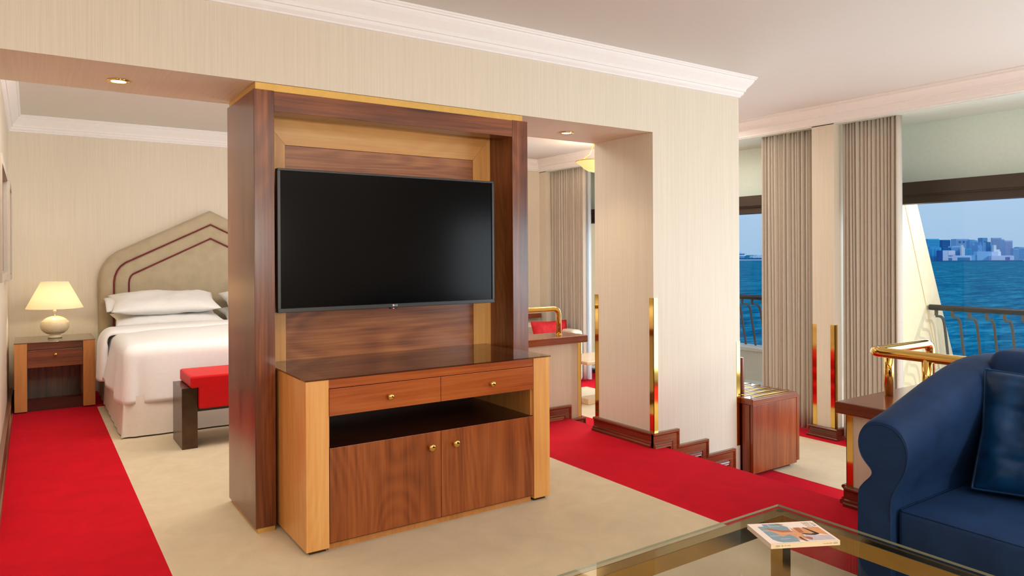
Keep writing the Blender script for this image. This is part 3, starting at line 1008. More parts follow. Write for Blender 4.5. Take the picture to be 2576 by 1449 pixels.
def pillow(w, d, h, seed=0, flange=.0, n=36, crush=.02):
    vs = []; fs = []
    for side in (1, -1):
        b = len(vs)
        for i in range(n + 1):
            for j in range(n + 1):
                u = -1 + 2 * i / n; v = -1 + 2 * j / n
                e = max(0, 1 - abs(u) ** 3.2) ** .6 * max(0, 1 - abs(v) ** 2.4) ** .6
                pin = 1 - .07 * (1 - abs(v)) * abs(u) ** 3
                pin2 = 1 - .07 * (1 - abs(u)) * abs(v) ** 3
                x = u * w / 2 * pin; y = v * d / 2 * pin2
                z = side * h / 2 * e
                z += crush * noise.noise(Vector((u * 2.2 + seed, v * 2.2, side * 1.7))) * e
                z += crush * .4 * noise.noise(Vector((u * 7 + seed, v * 3, side * 3.7))) * e
                vs.append((x, y, z))
        for i in range(n):
            for j in range(n):
                q = b + i * (n + 1) + j
                f = (q, q + n + 1, q + n + 2, q + 1)
                fs.append(f if side > 0 else f[::-1])
    mb = MB().add(vs, fs, 0, True)
    if flange:
        pts = []
        mb2 = []
        m = 20
        ring = []
        for k in range(4 * m):
            sgm, tt = divmod(k, m); q = -1 + 2 * tt / m
            u, v = [(q, -1), (1, q), (-q, 1), (-1, -q)][sgm]
            pin = 1 - .07 * (1 - abs(v)) * abs(u) ** 3; pin2 = 1 - .07 * (1 - abs(u)) * abs(v) ** 3
            ring.append((u * w / 2 * pin, v * d / 2 * pin2, u, v))
        vv = []; L = len(ring)
        for zz, ex in ((.004, 0), (.004, flange), (-.004, flange), (-.004, 0)):
            for x, y, u, v in ring:
                mx_ = max(abs(u), abs(v))
                vv.append((x + (flange and ex * (u if abs(u) > .98 else u * .3)), y + ex * (v if abs(v) > .98 else v * .3), zz + .006 * math.sin(9 * u + 5 * v) * (ex > 0)))
        ff = []
        for q in range(3):
            for k in range(L):
                ff.append((q * L + k, q * L + (k + 1) % L, (q + 1) * L + (k + 1) % L, (q + 1) * L + k))
        mb.add(vv, ff, 0, True)
    return mb


def place_pillow(mbp, name, mat, loc, rot, label, cat, group=None):
    o = mbp.build(name, mat)
    o.location = loc; o.rotation_euler = rot
    return tag(o, label, cat, group)


place_pillow(pillow(1.0, .58, .15, 1), 'bed_pillow', 'linen', (1.17, 8.10, .775), (R(8), 0, R(1)), 'plump white pillow, lower one of the left stack on the bed', 'pillow', 'white bed pillows')
place_pillow(pillow(1.0, .58, .185, 5), 'bed_pillow', 'linen', (1.145, 8.10, .935), (R(14), 0, R(-1)), 'plump white pillow with a flat flanged edge, upper one of the left stack', 'pillow', 'white bed pillows')
place_pillow(pillow(.98, .58, .15, 9), 'bed_pillow', 'linen', (2.19, 8.10, .775), (R(8), 0, 0), 'white pillow peeking out behind the cabinet edge, lower one of the right stack', 'pillow', 'white bed pillows')
place_pillow(pillow(.98, .58, .185, 13), 'bed_pillow', 'linen', (2.20, 8.10, .93), (R(12), 0, 0), 'white pillow peeking out behind the cabinet edge, upper one of the right stack', 'pillow', 'white bed pillows')

# open sleeve end of the upper left pillow case
up_ = [q for q in bpy.data.objects if q.name == 'bed_pillow.001'][0]
vs = []; fs = []
for i in range(13):
    v_ = -.19 + .38 * i / 12
    for j in range(5):
        u_ = -.435 - .10 * j / 4
        vs.append((u_, v_ * (1 + .05 * j), .016 * math.sin(v_ * 14 + j * .5) * (j / 4) + .012 * (1 - (v_ / .19) ** 2) * (1 if True else 0)))
for i in range(12):
    for j in range(4):
        fs.append((i * 5 + j, i * 5 + j + 1, i * 5 + 5 + j + 1, i * 5 + 5 + j))
sl = MB().add(vs, fs, 0, True).build('pillowcase_sleeve', 'linen', up_, local=True)
q_ = sl.modifiers.new('thick', 'SOLIDIFY'); q_.thickness = .014; q_.offset = 0

# ---- bench at the bed foot
t = thing('bench', 'low bench with red cushion and dark bronze slab legs at the foot of the bed', 'bench', (1.6, 5.8, 0))
for x0 in (.902, 2.20):
    MB().box(x0, x0 + .106, 5.61, 6.0, 0, .442, 0, .002).build('leg', 'bronze', t)
MB().box(1.0, 2.21, 5.63, 5.98, .262, .288).build('seat_frame', 'black_plastic', t)
bm = bmesh.new(); bmesh.ops.create_cube(bm, size=1)
mb = MB().box(1.012, 2.198, 5.574, 6.03, .288, .48, 0, .012).box(.955, 2.255, 5.573, 6.032, .443, .53, 0, .014)
o = mb.build('seat_cushion', 'bench_red', t)

# ---- pictures on the left wall (seen edge on)
def picture(y0, y1, z0, z1, label):
    t = thing('picture', label, 'picture', (XL, (y0 + y1) / 2, z0), 'framed pictures on the left wall')
    x = XL
    mb = MB()
    mb.box(x, x + .042, y0, y0 + .05, z0, z1, 0, .003).box(x, x + .042, y1 - .05, y1, z0, z1, 0, .003)
    mb.box(x, x + .0415, y0 + .0502, y1 - .0502, z0, z0 + .05).box(x, x + .0415, y0 + .0502, y1 - .0502, z1 - .05, z1)
    mb.build('frame', 'picture_frame', t)
    MB().box(x + .002, x + .012, y0 + .04, y1 - .04, z0 + .04, z1 - .04).build('print', 'picture_art', t)
    return t
picture(5.2, 6.55, 1.25, 2.02, 'silver framed picture on the bedroom left wall, cut by the photo edge')
picture(7.1, 7.85, 1.21, 2.03, 'silver framed picture on the bedroom left wall, nearer the bedside lamp')

# ---- downlights under the beam
def downlight(x, y, label):
    t = thing('downlight', label, 'downlight', (x, y, 2.28), 'recessed downlights in the beam underside')
    MB().lathe([(.036, .0035), (.050, .0035), (.052, 0), (.048, -.006), (.036, -.004)], (x, y, 2.2815), 28, caps=False).build('trim_ring', 'brass', t)
    MB().lathe([(0, .002), (.036, .002), (.036, 0), (0, 0)], (x, y, 2.2805), 24, caps=False).build('lamp', emit('downlight_glow', (1.0, .86, .62), 9.0), t)
    light('downlight_beam', 'SPOT', (x, y, 2.26), 13, (1.0, .80, .55), size=.03, target=(x, y, 0), spot=R(110), blend=.8)
downlight(.369, 4.06, 'small round brass downlight in the beam underside, left of the walnut cabinet')
downlight(3.218, 4.05, 'small round brass downlight in the beam underside, between cabinet and column')

# ================================================================== BRASS CORNER GUARDS
def guard(x, y, sx, sy, z0, z1, w, label, grp='polished brass corner guards'):
    """L profile wrapped round an outer corner at x,y; sx,sy = direction of each leaf"""
    t_ = .003
    mb = MB().box(x - sx * t_, x + sx * w, y - sy * t_, y + sy * .0004, z0, z1)
    mb.box(x - sx * t_, x + sx * .0004, y - sy * t_, y + sy * w, z0, z1)
    o = mb.build('corner_guard', 'brass')
    recenter(o)
    return tag(o, label, 'corner guard', grp)
guard(3.74, YF, 1, 1, .106, 1.082, .040, 'tall brass corner guard on the near left edge of the wide column')
guard(3.74, YB, 1, -1, .106, 1.082, .040, 'tall brass corner guard on the far left edge of the wide column')
guard(4.70, YF, -1, 1, -.13, .700, .042, 'brass corner guard on the right edge of the wide column by the luggage bench')
guard(XW, 3.885, 1, 1, LF + .106, .718, .042, 'brass corner guard on the right edge of the narrow pilaster between curtains')
guard(XW, 4.115, 1, -1, LF + .106, .715, .042, 'brass corner guard on the left edge of the narrow pilaster between curtains')
guard(3.76, 2.245, 1, -1, .106, HW - .068, .036, 'brass corner guard on the near half wall below its wooden cap')
guard(3.975, BY, -1, 1, -.02, .636, .036, 'brass corner guard on the far half wall behind the cabinet')

# ================================================================== BRASS RAILS
def arc(p0, c, p1, n=8):
    P0, C_, P1 = Vector(p0), Vector(c), Vector(p1)
    return [tuple((P0 * (1 - k / n) ** 2 + C_ * 2 * (k / n) * (1 - k / n) + P1 * (k / n) ** 2)) for k in range(n + 1)]
t = thing('brass_railing', 'thick polished brass handrail on the wooden cap behind the blue sofa', 'railing', (4.0, 2.15, HW), 'brass handrails')
RZ = .845
path = [(3.935, -1.2, RZ), (3.935, 2.05, RZ)] + arc((3.935, 2.14, RZ), (3.935, 2.197, RZ), (3.992, 2.197, RZ)) + [(4.5, 2.197, RZ)] + arc((4.53, 2.197, RZ), (4.59, 2.197, RZ), (4.59, 2.197, RZ - .06)) + [(4.59, 2.197, HW)]
MB().tube(path, .0275, 20).build('handrail', 'brass', t)
for px, py in ((4.112, 2.197), (3.935, 1.90), (3.935, .9)):
    MB().tube([(px, py, HW), (px, py, RZ)], .0255, 18).build('post', 'brass', t)
t = thing('brass_railing', 'polished brass handrail with one bend on the far half wall, beside the walnut cabinet', 'railing', (3.6, 4.93, .70), 'brass handrails')
path = [(2.9, 4.93, .70), (2.9, 4.93, .87)] + arc((2.9, 4.93, .87), (2.9, 4.93, .93), (2.96, 4.93, .93)) + [(3.75, 4.93, .93)] + arc((3.76, 4.93, .93), (3.818, 4.93, .93), (3.818, 4.93, .87)) + [(3.818, 4.93, .70)]
MB().tube(path, .0225, 18).build('handrail', 'brass', t)
MB().lathe([(.028, 0), (.028, .005), (.023, .007)], (3.818, 4.93, .70), 20).build('base_ring', 'brass', t)

# ================================================================== LUGGAGE BENCH
t = thing('luggage_bench', 'glossy mahogany luggage bench with brass bars on top beside the column', 'luggage bench', (5.0, 3.95, LF))
RX0, RX1, RY0, RY1, RZ1 = 4.705, 5.29, 3.59, 4.33, .25
MB().box(RX0 + .008, RX1 - .01, RY0 + .004, RY0 + .03, LF + .03, RZ1 - .05, 0, .002).build('front_panel', 'mahogany_z', t)
MB().box(RX1 - .012, RX1 + .022, RY0 + .0, RY1, LF + .05, RZ1 - .028, 0, .002).build('side_panel', 'mahogany_z', t)
MB().box(RX0, RX0 + .03, RY0 + .035, RY0 + .10, LF, RZ1 - .05).box(RX0 + .06, RX0 + .09, RY0 + .03, RY1, LF + .02, RZ1 - .05).build('side_frame', 'mahogany_z', t)
MB().box(RX0 + .06, RX1 - .04, RY0 + .05, RY1 - .03, LF, LF + .03).build('plinth', 'walnut_dark', t)
MB().box(RX0, RX1, RY0, RY1, RZ1 - .05, RZ1, 0, .008).build('top', 'mahogany_x', t)
MB().box(4.838, 4.862, 3.79, RY1, RZ1, .545, 0, .004).build('back_rest', 'mahogany_z', t)
for k in range(7):
    y = 3.645 + .094 * k
    xl_ = RX0 + .05 if k < 2 else 4.87
    MB().tube([(xl_, y, RZ1 + .004), (xl_ + .002, y, RZ1 + .008), (RX1 - .045, y, RZ1 + .008), (RX1 - .043, y, RZ1 + .004)], .0065, 10).build('bar', 'brass_satin', t)

# ================================================================== CURTAINS
def curtain(y0, y1, x, z0, z1, n, label, amp=.030, seed=0, mat='curtain', taper=0.0):
    rnd = random.Random(seed)
    wd_ = [rnd.uniform(.75, 1.3) for _ in range(n)]
    tot = sum(wd_); ed = [0]
    for q_ in wd_: ed.append(ed[-1] + q_ / tot)
    am = [rnd.uniform(.6, 1.15) for _ in range(n)]
    ln = [rnd.uniform(-.35, .35) for _ in range(n)]
    dr = [rnd.uniform(-.010, .010) for _ in range(n + 1)]; dr[0] = dr[-1] = 0
    per = 9; nu, nv = n * per, 14
    vs = []; fs = []
    for j in range(nv + 1):
        q = j / nv; z = z0 + (z1 - z0) * q
        for i in range(nu + 1):
            ki = min(i // per, n - 1); fr = (i - ki * per) / per
            ea = ed[ki] + dr[ki] * (1 - q) ** 1.5; eb = ed[ki + 1] + dr[ki + 1] * (1 - q) ** 1.5
            u = ea + (eb - ea) * fr
            y = y0 + (y1 - y0) * u
            s = math.sin(PI * fr) ** .55
            xx = x + amp * .5 - amp * 1.7 * am[ki] * s * (1 + .15 * math.sin(3 * q + ki))
            y += ln[ki] * (y1 - y0) / n * s * .5
            vs.append((xx, y, z))
    for j in range(nv):
        for i in range(nu):
            b = j * (nu + 1) + i
            fs.append((b, b + 1, b + nu + 2, b + nu + 1))
    o = MB().add(vs, fs, 0, True).build('curtain', mat)
    if mat != 'sheer':
        sm = o.modifiers.new('thick', 'SOLIDIFY'); sm.thickness = .004
    recenter(o)
    return tag(o, label, 'curtain', 'curtains at the window wall')
curtain(4.18, 4.765, 6.42, LF + .03, 2.632, 15, 'pleated taupe curtain left of the narrow pilaster, behind the luggage bench', seed=1)
curtain(3.31, 3.86, 6.42, LF + .03, 2.632, 15, 'pleated taupe curtain right of the narrow pilaster, behind the brass handrail', seed=2)
curtain(7.66, 8.42, 6.42, LF + .03, 2.632, 17, 'pleated taupe curtain in the far lounge corner behind the cream sofa', seed=3)
curtain(7.615, 7.73, 6.47, LF + .03, 2.632, 6, 'thin white sheer hanging beside the far lounge curtain', amp=.02, seed=4, mat='sheer')

# ================================================================== FAR LOUNGE
t = thing('cream_sofa', 'cream patterned sofa in the far lounge below the curtains', 'sofa', (5.3, 8.0, LF))
m, nt, bs = newmat('cream_chevron_fabric')
v = coords(nt, (1, 1, 1), (R(45), R(45), 0))
bk = nt.nodes.new('ShaderNodeTexBrick'); bk.inputs['Scale'].default_value = 14
bk.inputs['Color1'].default_value = col((226, 212, 190)); bk.inputs['Color2'].default_value = col((214, 198, 174)); bk.inputs['Mortar'].default_value = col((188, 170, 146))
nt.links.new(v, bk.inputs['Vector']); nt.links.new(bk.outputs[0], bs.inputs['Base Color']); bs.inputs['Roughness'].default_value = .9
M['chevron'] = m
MB().box(6.13, 6.34, 7.62, 8.5, LF + .02, .36, 0, .05).build('arm', 'chevron', t)
MB().box(4.2, 4.42, 7.62, 8.5, LF + .02, .36, 0, .05).build('arm', 'chevron', t)
MB().box(4.40, 6.15, 7.66, 8.5, LF + .05, .0, 0, .02).build('base', 'chevron', t)
MB().box(4.42, 5.27, 7.62, 8.25, .0, .13, 0, .04).build('seat_cushion', 'chevron', t)
MB().box(5.27, 6.13, 7.62, 8.25, .0, .13, 0, .04).build('seat_cushion', 'chevron', t)
MB().box(4.40, 6.15, 8.28, 8.52, .0, .42, 0, .05).build('backrest', 'chevron', t)
MB().box(4.3, 6.38 - .1, 8.52, 8.575, .468, .535, 0, .006).build('back_rail', 'mahogany_x', t)
def cush(name, mat, w, h, th, loc, rot, label, seed=0, piping=None):
    t = thing(name, label, 'cushion', loc)
    t.rotation_euler = rot
    pillow(w, h, th, seed, 0, 44, .02 if mat != 'velvet' else .03).build('cover', mat, t, local=True)
    pts = []
    m = 24
    for k in range(4 * m + 1):
        sgm, tt = divmod(k % (4 * m), m); q = -1 + 2 * tt / m
        u, v = [(q, -1), (1, q), (-q, 1), (-1, -q)][sgm]
        pts.append((u * w / 2 * (1 - .07 * (1 - abs(v)) * abs(u) ** 3), v * h / 2 * (1 - .07 * (1 - abs(u)) * abs(v) ** 3), 0))
    MB().tube(pts, .005, 6, caps=False).build('piping', piping or mat, t, local=True)
    return t
cush('back_cushion', 'chevron', .56, .46, .18, (5.45, 8.14, .34), (R(76), 0, R(4)), 'cream patterned cushion standing on the far sofa left of the red one', 3)
cush('red_cushion', 'red_fabric', .58, .36, .15, (6.0, 7.93, .30), (R(74), 0, R(-6)), 'bright red piped cushion on the far cream sofa', 8)
t = thing('side_table', 'pale wooden table with thick top in the far lounge in front of the cream sofa', 'table', (5.62, 6.55, LF))
MB().box(5.25, 6.1, 6.25, 6.85, .135, .175, 0, .012).build('table_top', 'pale_wood', t)
MB().box(5.80, 5.88, 6.5, 6.58, LF + .03, .135).build('column', 'pale_wood', t)
MB().box(5.42, 5.9, 6.44, 6.62, LF, LF + .07, 0, .008).build('foot', 'pale_wood', t)
# pendant
t = thing('pendant_lamp', 'gold rimmed glass bowl pendant lamp hanging in the far lounge', 'lamp', (5.70, 6.6, CEIL))
c = (5.70, 6.6, 0)
MB().lathe([(0, 2.40), (.05, 2.402), (.10, 2.415), (.15, 2.445), (.19, 2.485), (.24, 2.520), (.245, 2.528), (.237, 2.530), (.185, 2.495), (.14, 2.455), (.09, 2.425), (0, 2.41)], c, 40, caps=False).build('bowl', emit('glowing_bowl', (1.0, .66, .26), .62), t)
MB().lathe([(.238, 2.525), (.250, 2.527), (.250, 2.535), (.238, 2.535)], c, 40, caps=False).build('rim', 'brass', t)
for k in range(3):
    a = R(150 + 120 * k)
    ca, sa = math.cos(a), math.sin(a)
    pts = [(c[0] + r * ca, c[1] + r * sa, z) for r, z in ((.235, 2.53), (.15, 2.56), (.08, 2.62), (.04, 2.70), (.02, 2.78))]
    MB().tube(pts, .007, 8).build('arm', 'brass', t)
MB().lathe([(.06, 2.775), (.07, 2.79), (.07, CEIL)], c, 24).build('canopy', 'brass', t)
light('pendant_light', 'POINT', (5.70, 6.6, 2.60), 16, (1.0, .82, .58), size=.05)

# ================================================================== BLUE SOFA
t = thing('blue_sofa', 'large navy blue sofa with rolled arm in the right foreground', 'sofa', (3.2, .5, 0))
# front contour of the arm (y, z)
arm = [(1.602, .03), (1.602, .20), (1.600, .36), (1.597, .445), (1.580, .478), (1.558, .503), (1.544, .522), (1.541, .538), (1.548, .553), (1.566, .572), (1.585, .598), (1.596, .632),
       (1.596, .664), (1.587, .696), (1.567, .722), (1.538, .738), (1.500, .744), (1.462, .738), (1.430, .718), (1.408, .684), (1.399, .645), (1.400, .610), (1.410, .566), (1.425, .530), (1.444, .494), (1.458, .462), (1.465, .432), (1.467, .36), (1.467, .20), (1.467, .03)]
def catmull(P, k=3):
    out = []
    for i in range(len(P) - 1):
        p0, p1, p2, p3 = P[max(0, i - 1)], P[i], P[i + 1], P[min(len(P) - 1, i + 2)]
        for j in range(k):
            t_ = j / k
            out.append(tuple(.5 * (2 * b + (c - a) * t_ + (2 * a - 5 * b + 4 * c - d) * t_ ** 2 + (-a + 3 * b - 3 * c + d) * t_ ** 3) for a, b, c, d in zip(p0, p1, p2, p3)))
    return out + [P[-1]]
arm = catmull(arm)
def ridge(x):
    tb = [(2.75, 0.0), (2.90, .032), (3.05, .076), (3.19, .116), (3.35, .156), (3.52, .188), (3.72, .188)]
    for a, b in zip(tb, tb[1:]):
        if x <= b[0]:
            k = max(0, (x - a[0]) / (b[0] - a[0])); return a[1] + (b[1] - a[1]) * k
    return tb[-1][1]
mb = MB(); vs = []; fs = []
xs = [2.752, 2.762, 2.785, 2.83, 2.90, 2.98, 3.08, 3.18, 3.28, 3.38, 3.48, 3.58, 3.66, 3.70]
npf = len(arm)
for xi, x in enumerate(xs):
    dz = ridge(x) - .0
    shr = {0: .010, 1: .004}.get(xi, 0)
    for y, z in arm:
        w = min(1, max(0, (z - .42) / .26)); w = w * w * (3 - 2 * w)
        # rounded front edge
        cy, cz = 1.50, .60
        yy = y + (cy - y) * shr * 6 * (1 if z > .1 else 0) * .15
        zz = z + dz * w - shr * .8 * min(1, max(0, (z - .5) / .2))
        # inner face leans over the seat further back
        if y < 1.46 and z > .42: yy -= .10 * min(1, max(0, (x - 2.76) / .7)) * w * .35
        vs.append((x, yy, zz))
for i in range(len(xs) - 1):
    for q in range(npf):
        fs.append((i * npf + q, i * npf + (q + 1) % npf, (i + 1) * npf + (q + 1) % npf, (i + 1) * npf + q))
mb.add(vs, fs, 0, True)
mb.add([(2.752,) + v[1:] for v in vs[:npf]], [tuple(range(npf))])
mb.add(vs[-npf:], [tuple(range(npf))])
mb.build('arm', 'navy', t)
front = [(2.7515, v[1] + (1.5 - v[1]) * .03, v[2] - .008 * min(1, max(0, (v[2] - .5) / .2))) for v in vs[:npf]]
MB().tube(front[6:-6], .0019, 6).build('piping', 'navy', t)
# far arm mirrored at the other end
off = -.62
mb2 = MB(); v2 = [(v[0], 2 * ((1.467 + off) / 2 + .0) - v[1] + .0, v[2]) for v in vs]
mb2.add(v2, fs, 0, True); mb2.add(v2[:npf], [tuple(range(npf))]); mb2.add(v2[-npf:], [tuple(range(npf))])
mb2.build('arm', 'navy', t)
def soft_box(x0, x1, y0, y1, z0, z1, r, name, mat, parent, crown=.0, lean=0.0):
    bm = bmesh.new(); bmesh.ops.create_cube(bm, size=1)
    for v in bm.verts:
        v.co = ((x0 + x1) / 2 + v.co.x * (x1 - x0), (y0 + y1) / 2 + v.co.y * (y1 - y0), (z0 + z1) / 2 + v.co.z * (z1 - z0))
    bmesh.ops.bevel(bm, geom=list(bm.edges), offset=r, segments=5, affect='EDGES', profile=.5)
    bmesh.ops.subdivide_edges(bm, edges=[e for e in bm.edges if e.calc_length() > .15], cuts=6, use_grid_fill=True)
    for v in bm.verts:
        u = (v.co.x - (x0 + x1) / 2) / (x1 - x0) * 2; w = (v.co.y - (y0 + y1) / 2) / (y1 - y0) * 2
        if v.co.z > (z0 + z1) / 2: v.co.z += crown * (1 - u * u) * (1 - w * w)
        v.co.x += lean * (v.co.z - z0) / (z1 - z0)
    mb = MB().frombm(bm, 0, True)
    return mb.build(name, mat, parent)
soft_box(2.785, 3.50, .43, 1.460, .235, .405, .022, 'seat_cushion', 'navy', t, .02)
soft_box(2.785, 3.50, -.60, .425, .235, .405, .022, 'seat_cushion', 'navy', t, .02)
MB().tube([(2.789, .45, .400), (2.789, 1.44, .400), (2.81, 1.457, .400), (3.4, 1.457, .402)], .0022, 6).build('seam_piping', 'navy', t)
MB().box(2.80, 3.68, -.62, 1.467, .12, .24, 0, .01).build('frame', 'navy', t)
mb = MB(); vs_ = []; fs_ = []
n = 90
for i in range(n + 1):
    y = 1.467 - 2.09 * i / n
    for j in range(4):
        z = .24 - .228 * j / 3
        vs_.append((2.792 - .012 * j / 3 + .006 * math.sin(i * .35) * j / 3, y, z))
for i in range(n):
    for j in range(3):
        fs_.append((i * 4 + j, i * 4 + j + 1, i * 4 + 5 + j, i * 4 + 4 + j))
MB().add(vs_, fs_, 0, True).build('skirt', 'navy', t)
soft_box(3.40, 3.64, -.60, 1.425, .38, .975, .06, 'backrest', 'navy', t, .0, .05)
MB().box(3.45, 3.70, -.62, 1.46, .05, .80, 0, .03).build('back_frame', 'navy', t)
for x, y in ((2.82, 1.54), (3.64, 1.54), (2.82, -.68), (3.64, -.68)):
    MB().box(x - .03, x + .03, y - .03, y + .03, 0, .04).build('foot', 'walnut_dark', t)

cush('navy_cushion', 'velvet', .50, .50, .17, (3.30, 1.125, .672), (0, R(-68), R(8)), 'dark navy velvet cushion leaning in the sofa corner', 21)

# ================================================================== COFFEE TABLE
t = thing('coffee_table', 'low brass coffee table with clear glass top in the right foreground', 'coffee table', (1.7, 1.2, 0))
TX0, TX1, TY0, TY1, TZ = .95, 2.418, .62, 1.730, .42
mb = MB().box(TX0, TX1, TY0, TY1, TZ - .008, TZ)
mb.mi = [0, 0, 1, 1, 1, 1]
mb.build('glass_top', ['clear_glass', flat('glass_rim', (158, 158, 132), .12, var=.0, spec=.6)], t)
fb = .052
mb = MB()
Z0_, Z1_ = TZ - .066, TZ - .010
fx0, fx1, fy0, fy1 = TX0 + .012, TX1 - .012, TY0 + .012, TY1 - .012
mb.box(fx0, fx1, fy1 - fb, fy1, Z0_, Z1_, 0, .0015).box(fx0, fx1, fy0, fy0 + fb, Z0_, Z1_, 0, .0015)
mb.box(fx0, fx0 + fb, fy0 + fb, fy1 - fb, Z0_, Z1_, 0, .0015).box(fx1 - fb, fx1, fy0 + fb, fy1 - fb, Z0_, Z1_, 0, .0015)
mb.build('frame', 'brass_satin', t)
for x in (fx0, fx1 - fb):
    for y in (fy0, fy1 - fb):
        MB().box(x, x + fb, y, y + fb, 0, Z0_, 0, .0015).build('leg', 'brass_satin', t)
for x, y in ((fx0 + .02, fy0 + .02), (fx1 - .02, fy0 + .02), (fx0 + .02, fy1 - .02), (fx1 - .02, fy1 - .02)):
    MB().lathe([(.014, 0), (.014, .002)], (x, y, TZ - .010), 16).build('glass_pad', 'glass_edge', t)

# ---- magazine
A0 = Vector((2.030, 1.480)); A1 = Vector((2.248, 1.369)); A3 = Vector((2.115, 1.634))
ux = (A1 - A0); wl = ux.length; ux.normalize(); uy = Vector((-ux.y, ux.x)); hl = (A3 - A0).dot(uy)
mang = math.atan2(ux.y, ux.x)
t = thing('magazine', 'thick magazine with hands on its cover lying on the glass coffee table', 'magazine', (A0.x, A0.y, TZ + .0005), rotz=mang)
MB().box(0.0008, wl, .001, hl, .0012, .0148).build('pages', 'paper', t, local=True)
MB().box(0, wl, 0, hl, .0148, .0160).box(0, wl, 0, hl, 0, .0012).build('cover', 'paper', t, local=True)
MB().box(0, wl, -.0008, .0008, 0, .0160).build('spine', 'spine', t, local=True)
def pl(name, pts, c, z, parent=t):
    m_ = flat('print_' + name, c, .4, var=.03, nscale=60)
    vs = [(u * wl, v * hl, z) for u, v in pts]
    mb = MB().prism([(u * wl, v * hl) for u, v in pts], ID, .0160, z)
    return mb
def ell(cu, cv, ru, rv, a0=0, a1=360, n=20):
    return [(cu + ru * math.cos(R(a0 + (a1 - a0) * k / n)), cv + rv * math.sin(R(a0 + (a1 - a0) * k / n))) for k in range(n + 1)]
zc = .0162
cols = [flat('print_slate', (120, 146, 158), .4, var=.04), flat('print_skin', (214, 150, 104), .4, var=.12, nscale=60), flat('print_rust', (170, 92, 56), .4, var=.05),
        flat('print_orange', (212, 144, 92), .4, var=.06), flat('print_black', (40, 34, 36), .4, var=.0), flat('print_lilac', (190, 178, 182), .4, var=.08, nscale=90), flat('print_white', (228, 226, 224), .4, var=.0)]
art = MB()
def sh(pts, z, mi):
    art.prism([(u * wl, v * hl) for u, v in pts], ID, .0160, z, mi)
sh([(.14, .10), (.10, .2), (.10, .84), (.20, .84), (.20, .95), (.42, .95), (.52, .75), (.50, .5), (.44, .04), (.2, .04)], .01615, 0)
for u0, v0, u1, v1 in ((.28, .94, .28, .80), (.28, .80, .42, .80), (.10, .62, .24, .62), (.12, .36, .26, .36), (.22, .20, .36, .20)):
    sh([(u0 - .004, v0 - .006), (u1 + .004, v0 - .006), (u1 + .004, v1 + .006), (u0 - .004, v1 + .006)], .01618, 6)
sh([(.38, .95), (.44, .95), (.51, .85), (.54, .70), (.53, .55), (.47, .60), (.44, .56), (.28, .66), (.22, .74), (.17, .74), (.20, .60), (.26, .48), (.27, .36), (.29, .31), (.36, .36), (.42, .40), (.46, .26), (.46, .12), (.54, .05), (.60, .2), (.62, .52), (.54, .72), (.50, .90)], .01620, 1)
sh([(.17, .735), (.22, .735), (.38, .60), (.48, .60), (.51, .50), (.36, .50), (.20, .66)], .01624, 2)
sh([(.58, .70), (.68, .70), (.66, .44), (.59, .44)], .01624, 2)
sh([(.60, .68), (.74, .68), (.84, .68), (.96, .68), (.96, .28), (.82, .38), (.62, .42)], .01622, 3)
sh([(.73, .70), (.745, .70), (.82, .38), (.85, .36), (.84, .34), (.80, .36), (.62, .42), (.60, .40), (.64, .34), (.76, .30), (.80, .34), (.80, .38), (.73, .66)], .01628, 4)
sh([(.62, .32), (.80, .30), (.97, .27), (.965, .05), (.60, .05), (.56, .2)], .01624, 5)
sh([(.50, .26), (.53, .26), (.54, .10), (.58, .05), (.53, .05), (.50, .15)], .01630, 4)
sh([(.56, .26), (.64, .24), (.68, .18), (.64, .09), (.60, .14)], .01632, 2)
art.build('cover_art', cols, t, local=True)
vs, fs = text_mesh('BRAVO', .062, .0002)
M['title'] = flat('title_print', (176, 150, 132), .5, var=0)
mb = MB().add([(wl * .845 + v[1] * .62, hl * .79 - v[0] * .27, .0163 + v[2]) for v in vs], fs)
mb.build('title', 'title', t, local=True)
M['ink'] = flat('ink', (70, 58, 50), .5, var=0)
mb = MB()
for u, body, s in ((.12, 'GEN  N', .008), (.235, 'VOL 8 2023', .0045), (.80, 'VOL 8 2023', .0045), (.91, 'N  GEN', .008)):
    vs, fs = text_mesh(body, s, .0001)
    MB().add([(u * wl + v[0], -.0009 - v[2], .0078 + v[1]) for v in vs], fs).build('spine_lettering', 'ink', t, local=True)
mb = MB()
for u, body in ((.958, 'ISSUE 8  DESIGN'), (.932, 'CRAFT AND TRAVEL')):
    vs, fs = text_mesh(body, .0075, .0001)
    mb.add([(wl * u + v[1] * .7, hl * .82 - v[0] * .55, .0162 + v[2]) for v in vs], fs)
mb.build('cover_lettering', 'ink', t, local=True)

# ================================================================== OUTSIDE
struct(MB().box(XG + .1, 8.86, S_, 11.5, LF - .25, LF - .04).build('balcony_floor', 'parapet'))
mb = MB().box(8.55, 8.86, S_, 11.5, LF - .2, .005).box(8.53, 8.88, S_, 11.5, .005, .055, 0, .004)
struct(mb.build('balcony_parapet', 'parapet'))
def fin(y0, y1, name):
    e = [(XG + .1, -3.0), (11.0, -3.0), (9.36, -.40), (8.10, 2.32), (7.80, 2.96), (XG + .1, 2.96)]
    mb = MB().prism(e, lambda u, v, tt: (u, tt, v), y0, y1)
    mb.prism([(9.36, -.40), (8.10, 2.32), (7.86, 2.32), (8.95, -.40)], lambda u, v, tt: (u, tt, v), y0 - .008, y0)
    struct(mb.build(name, 'stucco'))
fin(4.10, 4.38, 'wall_fin_near')
fin(8.98, 9.3, 'wall_fin_far')
struct(MB().box(XG + .2, 7.95, S_, 11.5, 2.32, 2.9).build('wall_upper_outside', 'stucco'))

